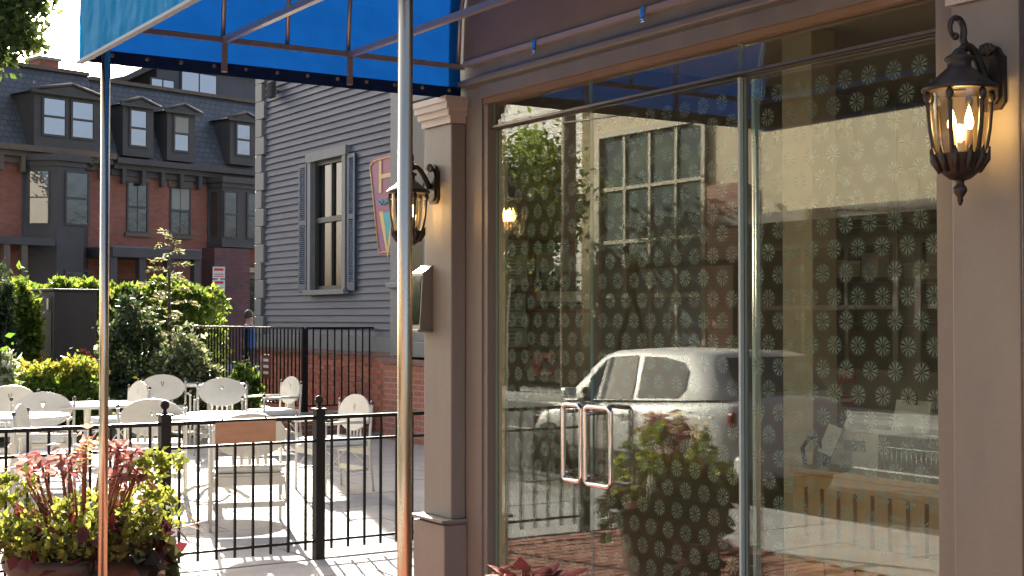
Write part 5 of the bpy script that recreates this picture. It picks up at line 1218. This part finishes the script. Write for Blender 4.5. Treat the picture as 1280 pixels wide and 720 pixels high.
leaf_tree('street_tree', 'broadleaf street tree reaching over the left row house roof', (tp.x, tp.y, 0), tp.z+1.6, 2.35, 9000, 0.14, TREEL, 0.2, 0.72)
# ---- walker in the side street
pw = on_depth(311, 400, 28.5)
wk = thing('person', 'person in a blue shirt and dark trousers walking beyond the long railing', 'person', (pw.x, pw.y, 0.0), -math.atan2(pw.x, pw.y)+rad(70))
def skin_body(name, verts, edges, radii, m, parent, root=0, sub=1):
    me = bpy.data.meshes.new(name); me.from_pydata(verts, edges, []); o = bpy.data.objects.new(name, me); C.objects.link(o)
    sk = o.modifiers.new('skin', 'SKIN'); 
    for i, r in enumerate(radii): me.skin_vertices[0].data[i].radius = (r, r); me.skin_vertices[0].data[i].use_root = (i == root)
    s = o.modifiers.new('sub', 'SUBSURF'); s.levels = sub; s.render_levels = sub
    dg = bpy.context.evaluated_depsgraph_get(); m2 = bpy.data.meshes.new_from_object(o.evaluated_get(dg)); bpy.data.objects.remove(o)
    m2.materials.clear(); 
    for mm in (m if isinstance(m, list) else [m]): m2.materials.append(mm)
    for p in m2.polygons: p.use_smooth = True
    return link(name, m2, parent)
SKIN = mat('skin', (0.42, 0.24, 0.17), 0.5); SHIRT = mat('blue_shirt', (0.04, 0.11, 0.32), 0.8); TROU = mat('dark_trousers', (0.02, 0.022, 0.03), 0.8); HAIR = mat('brown_hair', (0.05, 0.03, 0.02), 0.7)
V = [(0, 0, 0.95), (0, 0, 1.10), (0, 0, 1.28), (0, 0, 1.42), (0, -0.01, 1.50), (0, -0.02, 1.58), (0, -0.03, 1.66),
     (-0.17, 0, 1.40), (-0.20, 0.05, 1.14), (-0.21, -0.02, 0.92), (-0.21, -0.06, 0.82), (0.17, 0, 1.40), (0.20, -0.03, 1.14), (0.21, -0.16, 0.95), (0.21, -0.2, 0.87),
     (-0.09, 0, 0.88), (-0.10, -0.12, 0.50), (-0.10, -0.20, 0.09), (-0.10, -0.32, 0.04), (0.09, 0, 0.88), (0.10, 0.06, 0.50), (0.10, 0.25, 0.13), (0.10, 0.16, 0.04)]
Ed = [(0, 1), (1, 2), (2, 3), (3, 4), (4, 5), (5, 6), (3, 7), (7, 8), (8, 9), (9, 10), (3, 11), (11, 12), (12, 13), (13, 14), (0, 15), (15, 16), (16, 17), (17, 18), (0, 19), (19, 20), (20, 21), (21, 22)]
Rd = [0.15, 0.14, 0.155, 0.12, 0.055, 0.09, 0.08, 0.065, 0.045, 0.035, 0.04, 0.065, 0.045, 0.035, 0.04, 0.10, 0.07, 0.045, 0.04, 0.10, 0.07, 0.045, 0.04]
bo = skin_body('body', V, Ed, Rd, [SHIRT, TROU, SKIN], wk)
for p in bo.data.polygons:
    c = p.center; p.material_index = 2 if c.z > 1.46 else (2 if abs(c.x) > 0.17 and c.z < 1.18 else (1 if c.z < 0.98 else 0))
part('hair', HAIR, wk, lambda mb: mb.lathe([(0.001, 0.12), (0.06, 0.10), (0.095, 0.04), (0.10, -0.02), (0.085, -0.06)], (0, 0.01, 1.66), 12))
# ================================================================== THE STREET BEHIND (seen in the glass)
def mirror_on_x(px, py, X):
    """photo pixel of a reflection in the glass -> the real point on the plane x = X"""
    p = on_x(px, py, 2*GX-X); return Vector((X, p.y, p.z))
# ---- small white hatchback
WCAR = mat('white_car_paint', (0.62, 0.62, 0.60), 0.28, col2=(0.66, 0.66, 0.64), nscale=3, coat=0.6)
CGL = mirrormat('car_glass', (0.022, 0.036, 0.05), 0.07); RUB = mat('tyre_rubber', (0.015, 0.015, 0.015), 0.85); RIM = mat('alloy', (0.5, 0.5, 0.5), 0.3, 0.9); DPL = mat('dark_plastic', (0.02, 0.02, 0.02), 0.6)
car = thing('parked_car', 'small white hatchback parked at the kerb', 'car', (-2.5, 11.1, -0.13), 0)
# local: x across (right side +x faces the shop), y forward (+y front), z up
def body(mb):
    st = [(-1.92, 0.62, 0.42, 0.60, 0.98), (-1.86, 0.74, 0.33, 0.62, 1.02), (-1.55, 0.82, 0.24, 0.64, 1.02), (-0.9, 0.845, 0.22, 0.64, 0.99), (-0.2, 0.845, 0.21, 0.62, 0.96), (0.5, 0.84, 0.21, 0.60, 0.93), (0.95, 0.83, 0.22, 0.58, 0.91), (1.35, 0.80, 0.24, 0.56, 0.84), (1.7, 0.72, 0.27, 0.53, 0.74), (1.9, 0.55, 0.34, 0.50, 0.63), (1.95, 0.40, 0.40, 0.48, 0.56)]
    rings = []
    for (y, w, zb, zm, zt) in st:
        half = [(w*0.80, zb), (w*0.97, zb+0.07), (w, zm), (w*0.985, zm+(zt-zm)*0.55), (w*0.93, zt-0.02), (w*0.80, zt+0.015), (w*0.4, zt+0.05)]
        ring = [(x, y, z) for x, z in half]+[(-x, y, z) for x, z in reversed(half)]; rings.append(ring)
    n = len(rings[0]); vs = [v for r in rings for v in r]; fs = []
    for i in range(len(rings)-1):
        for k in range(n): fs.append((i*n+k, (i+1)*n+k, (i+1)*n+(k+1) % n, i*n+(k+1) % n))
    fs += [tuple(range(n)), tuple(reversed(range((len(rings)-1)*n, len(rings)*n)))]
    mb.add(vs, fs, 0, True)
cb = part('body', WCAR, car, body)
md = cb.modifiers.new('sub', 'SUBSURF'); md.levels = 2; md.render_levels = 2
def roofz(y): return 1.50-0.045*((y+0.35)/0.9)**2
GRH = [(-1.68, 0.70, 1.03, 0.60, 1.12), (-1.42, 0.74, 1.02, 0.57, 1.455), (-1.1, 0.76, 1.0, 0.58, 1.49), (-0.35, 0.78, 0.97, 0.58, 1.50), (0.2, 0.78, 0.95, 0.57, 1.475), (0.45, 0.78, 0.94, 0.55, 1.42), (1.18, 0.74, 0.90, 0.60, 0.94)]
def green(mb):
    vs = []; fs = []
    for (y, wb, zb, wt, zt) in GRH:
        vs += [(wb, y, zb), (wt+0.06, y, zt-0.05), (wt, y, zt), (0, y, zt+0.025), (-wt, y, zt), (-wt-0.06, y, zt-0.05), (-wb, y, zb)]
    n = 7
    for i in range(len(GRH)-1):
        for k in range(n-1): fs.append((i*n+k, (i+1)*n+k, (i+1)*n+k+1, i*n+k+1))
    fs += [tuple(range(n))]
    mb.add(vs, fs, 0, True)
part('roof', WCAR, car, green)
def side_at(y, f):
    for i in range(len(GRH)-1):
        if GRH[i][0] <= y <= GRH[i+1][0]:
            s = (y-GRH[i][0])/(GRH[i+1][0]-GRH[i][0]); a = [GRH[i][q]+(GRH[i+1][q]-GRH[i][q])*s for q in range(5)]
            return (a[1]+(a[3]+0.06-a[1])*f, a[2]+(a[4]-0.05-a[2])*f)
def sidewin(mb, poly, s):
    ys = sorted({p[0] for p in poly} | {g_[0] for g_ in GRH} | set(np.linspace(-1.3, 1.0, 24)))
    ys = [y for y in ys if min(p[0] for p in poly)+1e-4 <= y <= max(p[0] for p in poly)-1e-4]
    vs = []
    for y in ys:
        fs = []
        for i in range(len(poly)):
            (ya, fa), (yb, fb) = poly[i], poly[(i+1) % len(poly)]
            if (ya-y)*(yb-y) <= 0 and ya != yb: fs.append(fa+(fb-fa)*(y-ya)/(yb-ya))
        for f in (min(fs), max(fs)): x, z = side_at(y, f); vs.append((s*(x+0.008), y, z))
    mb.add(vs, [(2*q, 2*q+2, 2*q+3, 2*q+1) for q in range(len(ys)-1)], 0, True)
for s in (1, -1):
    part('window', CGL, car, lambda mb: sidewin(mb, [(0.95, 0.03), (0.33, 0.96), (-0.25, 0.98), (-0.29, 0.5), (-0.32, 0.02)], s))
    part('window', CGL, car, lambda mb: sidewin(mb, [(-0.38, 0.05), (-0.32, 0.95), (-0.72, 0.95), (-1.02, 0.86), (-1.18, 0.55), (-1.12, 0.25), (-1.02, 0.06)], s))
    for (y, nm) in ((-0.34, 'door_gap'), (0.86, 'door_gap')):
        part(nm, DPL, car, lambda mb: mb.box(s*0.846-0.003, s*0.846+0.003, y-0.006, y+0.006, 0.33, 0.90))
    for y in (-0.16, -0.98): part('door_handle', WCAR, car, lambda mb: mb.box(s*0.855-0.016, s*0.855+0.016, y-0.10, y+0.08, 0.80, 0.835, b=0.008))
    mr = part('mirror', WCAR, car, lambda mb: mb.box(s*0.93-0.09, s*0.93+0.09, 0.62, 0.72, 0.95, 1.07, b=0.03))
    part('headlight', CGL, car, lambda mb: mb.box(s*0.60-0.12, s*0.60+0.10, 1.60, 1.735, 0.60, 0.72, b=0.03)); part('tail_light', mat('tail_lens', (0.20, 0.012, 0.012), 0.3), car, lambda mb: mb.box(s*0.70-0.05, s*0.70+0.045, -1.845, -1.77, 0.77, 0.92, b=0.025))
    part('rub_strip', DPL, car, lambda mb: mb.box(s*0.852-0.006, s*0.852+0.006, -0.95, 0.80, 0.40, 0.44, b=0.003))
    for y in (1.22, -1.22):
        part('wheel_arch', DPL, car, lambda mb: mb.tube([(s*0.60, y, 0.30), (s*0.848, y, 0.31)], 0.345, 28))
        w = part('wheel', RUB, car, lambda mb: mb.lathe([(0.19, -0.09), (0.27, -0.09), (0.295, -0.06), (0.298, 0.0), (0.295, 0.06), (0.27, 0.09), (0.19, 0.09)], (0, 0, 0), 28, M=Matrix.Translation((s*0.765, y, 0.298)) @ Matrix.Rotation(PI/2, 4, 'Y')))
        def rim(mb):
            M2 = Matrix.Translation((s*0.84, y, 0.298)) @ Matrix.Rotation(s*PI/2, 4, 'Y')
            mb.lathe([(0.2, 0.012), (0.185, 0.0), (0.18, -0.06)], (0, 0, 0), 24, M=M2); mb.lathe([(0.04, 0.01), (0.001, 0.015)], (0, 0, 0), 12, M=M2)
            for q in range(8): mb.box(0.02, 0.19, -0.022, 0.022, -0.012, 0.006, M=M2 @ Matrix.Rotation(q*PI/4, 4, 'Z'))
        part('rim', RIM, w, rim)
part('windscreen', CGL, car, lambda mb: mb.add([(0.66, 1.10, 0.95), (-0.66, 1.10, 0.95), (-0.54, 0.52, 1.385), (0.54, 0.52, 1.385)], [(0, 1, 2, 3)]) and None)
for v in car.children[-1].data.vertices: v.co.z += 0.025; v.co.y += 0.02
part('rear_window', CGL, car, lambda mb: mb.add([(0.58, -1.735, 1.10), (-0.58, -1.735, 1.10), (-0.52, -1.50, 1.44), (0.52, -1.50, 1.44)], [(0, 3, 2, 1)]))
part('bumper', WCAR, car, lambda mb: mb.box(-0.56, 0.56, 1.76, 1.935, 0.25, 0.44, b=0.05)); part('bumper', WCAR, car, lambda mb: mb.box(-0.72, 0.72, -1.97, -1.80, 0.28, 0.52, b=0.05))
part('grille', DPL, car, lambda mb: mb.box(-0.4, 0.4, 1.92, 1.945, 0.30, 0.38)); part('number_plate', WHITE, car, lambda mb: mb.box(-0.16, 0.16, -1.985, -1.971, 0.36, 0.46))

car.scale = (0.95, 0.93, 0.95)
# ---- beige house opposite, with tall multi-pane windows and brick ground floor
OX = -12.2
BEIGE = mat('beige_stucco', (0.50, 0.42, 0.27), 0.8, col2=(0.55, 0.47, 0.32), nscale=1.5, bump=0.1)
op = thing('beige_building', 'beige stucco building with tall many paned windows across the street', 'building', (OX, 18.0, 0))
def ob(name, m, x0, x1, y0, y1, z0, z1, par=op): return bx(name, m, par, x0-OX, x1-OX, y0-18, y1-18, z0, z1)
YE = 25.8
ob('wall', BEIGE, OX-8, OX, 4.0, YE, 0, 8.4)
ob('parapet', mat('pale_stone', (0.45, 0.42, 0.35), 0.8), OX-8.1, OX+0.22, 3.9, YE+0.1, 8.41, 8.75)
ob('string_course', MATS['pale_stone'], OX+0.001, OX+0.1, 4.0, 21.4, 6.4, 6.55)
BR_O = brickmat('opposite_brick', (0.27, 0.11, 0.07), (0.35, 0.16, 0.1), (0.4, 0.35, 0.28), plane='yz')
ob('brick_pier', BR_O, OX+0.001, OX+0.14, 20.5, 21.5, 0, 4.3)
# lower storey under a deep ledge, its shade painted in as dark brown
LOWER_SHADE = mat('shaded_lower_storey', (0.075, 0.06, 0.038), 0.6, col2=(0.095, 0.075, 0.05), nscale=2)
MBLK = mat('matt_black_steel', (0.006, 0.006, 0.006), 0.9, spec=0.0)
ob('shaded_front', LOWER_SHADE, OX+0.002, OX+0.10, 4.0, 20.498, 0, 3.35)
ob('ledge', LOWER_SHADE, OX+0.001, OX+1.0, 4.0, 20.49, 3.36, 3.55)
WFR = mat('window_tan_frame', (0.35, 0.30, 0.2), 0.6)
mirrormat('opposite_pane', (0.14, 0.17, 0.175), 0.25)
def bigwin(y0, y1, z0, z1, nc, nr, x=OX, fm=WFR, pm=MATS['opposite_pane']):
    w = ob('window', pm, x+0.001, x+0.015, y0, y1, z0, z1)
    for (a, b, c, d) in ((y0-0.12, y0, z0-0.12, z1+0.12), (y1, y1+0.12, z0-0.12, z1+0.12), (y0, y1, z1, z1+0.12), (y0, y1, z0-0.12, z0)): ob('frame', fm, x+0.002, x+0.09, a, b, c, d, w)
    for k in range(1, nc): ob('muntin', fm, x+0.016, x+0.05, y0+(y1-y0)*k/nc-0.04, y0+(y1-y0)*k/nc+0.04, z0, z1, w)
    for k in range(1, nr): ob('transom', fm, x+0.016, x+0.047, y0, y1, z0+(z1-z0)*k/nr-0.04, z0+(z1-z0)*k/nr+0.04, w)
DIMP = mirrormat('shaded_pane', (0.015, 0.015, 0.012), 0.06)  # darker panes carry the painted shade of the lower storey
bigwin(21.75, 25.3, 0.9, 5.7, 4, 4)
for (a, b) in ((4.6, 8.0), (8.6, 12.0), (12.6, 16.0), (16.6, 20.0)): bigwin(a, b, 0.7, 2.9, 3, 2, OX+0.10, LOWER_SHADE, DIMP)
for (a, b) in ((6.0, 7.2), (9.6, 10.8), (13.2, 14.4)): bigwin(a, b, 4.5, 6.1, 2, 2)
for (a, b) in ((17.6, 18.9),): bigwin(a, b, 6.8, 8.0, 2, 2)
# second house further along, white siding and gable
wh = thing('white_gabled_house', 'white clapboard house with steep gable beyond the street tree', 'house', (OX-1, 33, 0))
def siding(name):
    m = bpy.data.materials.new(name); m.use_nodes = True; nt = m.node_tree; b = nt.nodes['Principled BSDF']; b.inputs['Base Color'].default_value = (0.62, 0.6, 0.54, 1); b.inputs['Roughness'].default_value = 0.6
    return m
WS = siding('white_siding')
for k in range(50):
    z0 = k*0.14; 
    bx('clapboard', WS, wh, -0.02, 0.012, -5.5, 5.5, z0, z0+0.128)
part('wall', WS, wh, lambda mb: mb.box(-7, -0.021, -5.5, 5.5, 0, 7.0))
part('gable', WS, wh, lambda mb: mb.add([(0, -5.5, 7.0), (0, 5.5, 7.0), (0, 0, 10.6), (-7, -5.5, 7.0), (-7, 5.5, 7.0), (-7, 0, 10.6)], [(0, 1, 2), (3, 5, 4)]))
part('roof', MATS['slate_roof'], wh, lambda mb: mb.add([(0.4, -5.9, 6.75), (0.4, 0, 10.65), (-7.4, 0, 10.65), (-7.4, -5.9, 6.75), (0.4, 5.9, 6.75), (-7.4, 5.9, 6.75), (0.4, 0, 10.85), (-7.4, 0, 10.85), (0.4, -6.0, 6.9), (-7.4, -6.0, 6.9), (0.4, 6.0, 6.9), (-7.4, 6.0, 6.9)], [(0, 1, 2, 3), (4, 5, 2, 1), (8, 9, 7, 6), (10, 6, 7, 11), (0, 8, 6, 1), (1, 6, 10, 4)]))
for (y, z) in ((-3.2, 1.0), (0, 1.0), (3.2, 1.0), (-3.2, 4.2), (0, 4.2), (3.2, 4.2)):
    w = bx('window', mirrormat('white_house_pane', (0.03, 0.03, 0.03), 0.25), wh, 0.02, 0.03, y-0.5, y+0.5, z, z+1.8); bx('casing', WS, w, 0.013, 0.05, y-0.62, y-0.501, z-0.1, z+1.9); bx('casing', WS, w, 0.013, 0.05, y+0.501, y+0.62, z-0.1, z+1.9); bx('head', WS, w, 0.013, 0.06, y-0.5, y+0.5, z+1.801, z+1.95)
# tall evergreens added before the white house to darken the glass reflection
for k in range(5):
    yv = 27.4+k*2.0
    t = thing('evergreen', 'tall dark evergreen added to darken the reflection before the white gabled house', 'tree', (OX+0.9, yv, 0.0), R.uniform(0, 3), 'evergreens added before the white house')
    tag(leaves('crown', shell_pts(2600, 1.05, 1.2, 1.95, (0, 0, 2.05), 50, 0.3, 0.3), 0.13, DARKG, t), kind='stuff')
    part('trunk', BARK, t, lambda mb: mb.tube([(0, 0, 0), (0.02, 0, 3.2)], 0.08, 8, rs=[0.1, 0.03]))
# street tree opposite
st_p = mirror_on_x(692, 265, -9.9)
leaf_tree('street_tree', 'leafy street tree on the opposite pavement', (-9.9, st_p.y+1.6, 0.01), 5.9, 1.9, 9000, 0.085, HEDGE, 0.11, 0.42, clumps=70)
# utility pole and wires
up_ = mirror_on_x(709, 300, -9.45)
pole_y = up_.y
ut = thing('utility_pole', 'wooden utility pole with cross arm on the opposite kerb', 'pole', (-9.45, pole_y, 0.01))
part('shaft', mat('pole_wood', (0.22, 0.17, 0.11), 0.9, col2=(0.3, 0.24, 0.16), nscale=8, stretch=(4, 4, 0.4)), ut, lambda mb: mb.tube([(0, 0, 0), (0, 0, 9.2)], 0.15, 12, rs=[0.17, 0.12]))
part('cross_arm', MATS['pole_wood'], ut, lambda mb: mb.box(-1.0, 1.0, -0.06, 0.06, 8.3, 8.45)); part('transformer', mat('pole_grey', (0.3, 0.3, 0.3), 0.5), ut, lambda mb: mb.tube([(0.3, 0, 6.9), (0.3, 0, 7.7)], 0.2, 14))
lampa = part('lamp_arm', ALU, ut, lambda mb: mb.tube([(0, 0, 6.4), (0.8, -0.2, 6.9), (1.6, -0.3, 6.95)], 0.03, 8)); part('lamp_head', MATS['pole_grey'], ut, lambda mb: mb.box(1.5, 2.1, -0.42, -0.18, 6.88, 7.02, b=0.04))
for (k, (dx, z)) in enumerate(((-0.9, 8.5), (0.9, 8.5), (0.1, 6.3), (0.15, 5.9), (0.15, 5.55))):
    pts = [(-9.45+dx*(1-q/24.0)+0.0, pole_y-q*1.6, z-0.5*math.sin(PI*q/24.0)) for q in range(25)]
    w = thing('overhead_wire', ['upper power wire on the street side of the cross arm', 'upper power wire on the house side of the cross arm', 'highest of the three telephone cables below the cross arm', 'middle telephone cable below the cross arm', 'lowest telephone cable below the cross arm'][k], 'wire', (0, 0, 0)); part('cable', DPL, w, lambda mb: mb.tube(pts, 0.014 if k < 2 else 0.024, 5, cap=True))
# more of the opposite street front, so the reflection does not end
far_h = thing('brown_brick_house', 'plain brown brick house next along the opposite side', 'house', (OX, -6.0, 0))
part('wall', BR_O, far_h, lambda mb: mb.box(-8, 0, -12, 9.8, 0, 8.0)); part('cornice', MATS['pale_stone'], far_h, lambda mb: mb.box(-8.1, 0.3, -12.1, 9.85, 8.001, 8.35))
for k in range(5):
    for z in (1.0, 4.4):
        y = -10+k*4.2; w = part('window', MATS['opposite_pane'], far_h, lambda mb: mb.box(0.001, 0.015, y-0.6, y+0.6, z, z+2.0)); part('frame', WFR, w, lambda mb: (mb.box(0.002, 0.06, y-0.7, y-0.6, z, z+2.1), mb.box(0.002, 0.06, y+0.6, y+0.7, z, z+2.1), mb.box(0.002, 0.06, y-0.6, y+0.6, z+2.0, z+2.1)))

# black steel trestle on the opposite pavement
ta = mirror_on_x(781, 309, -9.3); tb = mirror_on_x(803, 430, -9.3); tc_ = mirror_on_x(797, 328, -9.3); td = mirror_on_x(774, 430, -9.3); te = mirror_on_x(922, 341, -9.3); tf = mirror_on_x(789, 334, -9.3)
def down(a, b): return Vector((b.x, a.y+(b.y-a.y)*(a.z-0.01)/(a.z-b.z), 0.01))
tr = thing('steel_trestle', 'black crossed steel trestle with a long level bar on the opposite pavement', 'trestle', (-9.3, ta.y, 0.01))
for (a, b) in ((ta, down(ta, tb)), (tc_, down(tc_, td))): part('leg', MBLK, tr, lambda mb: mb.tube([tuple(a), tuple(b)], 0.055, 6), True)
part('bar', MBLK, tr, lambda mb: mb.box(-9.36, -9.24, te.y, tf.y, tf.z-0.05, tf.z+0.05), True)
part('end_post', MBLK, tr, lambda mb: mb.tube([(-9.3, te.y+0.05, 0.01), (-9.3, te.y+0.05, tf.z-0.051)], 0.045, 6), True)
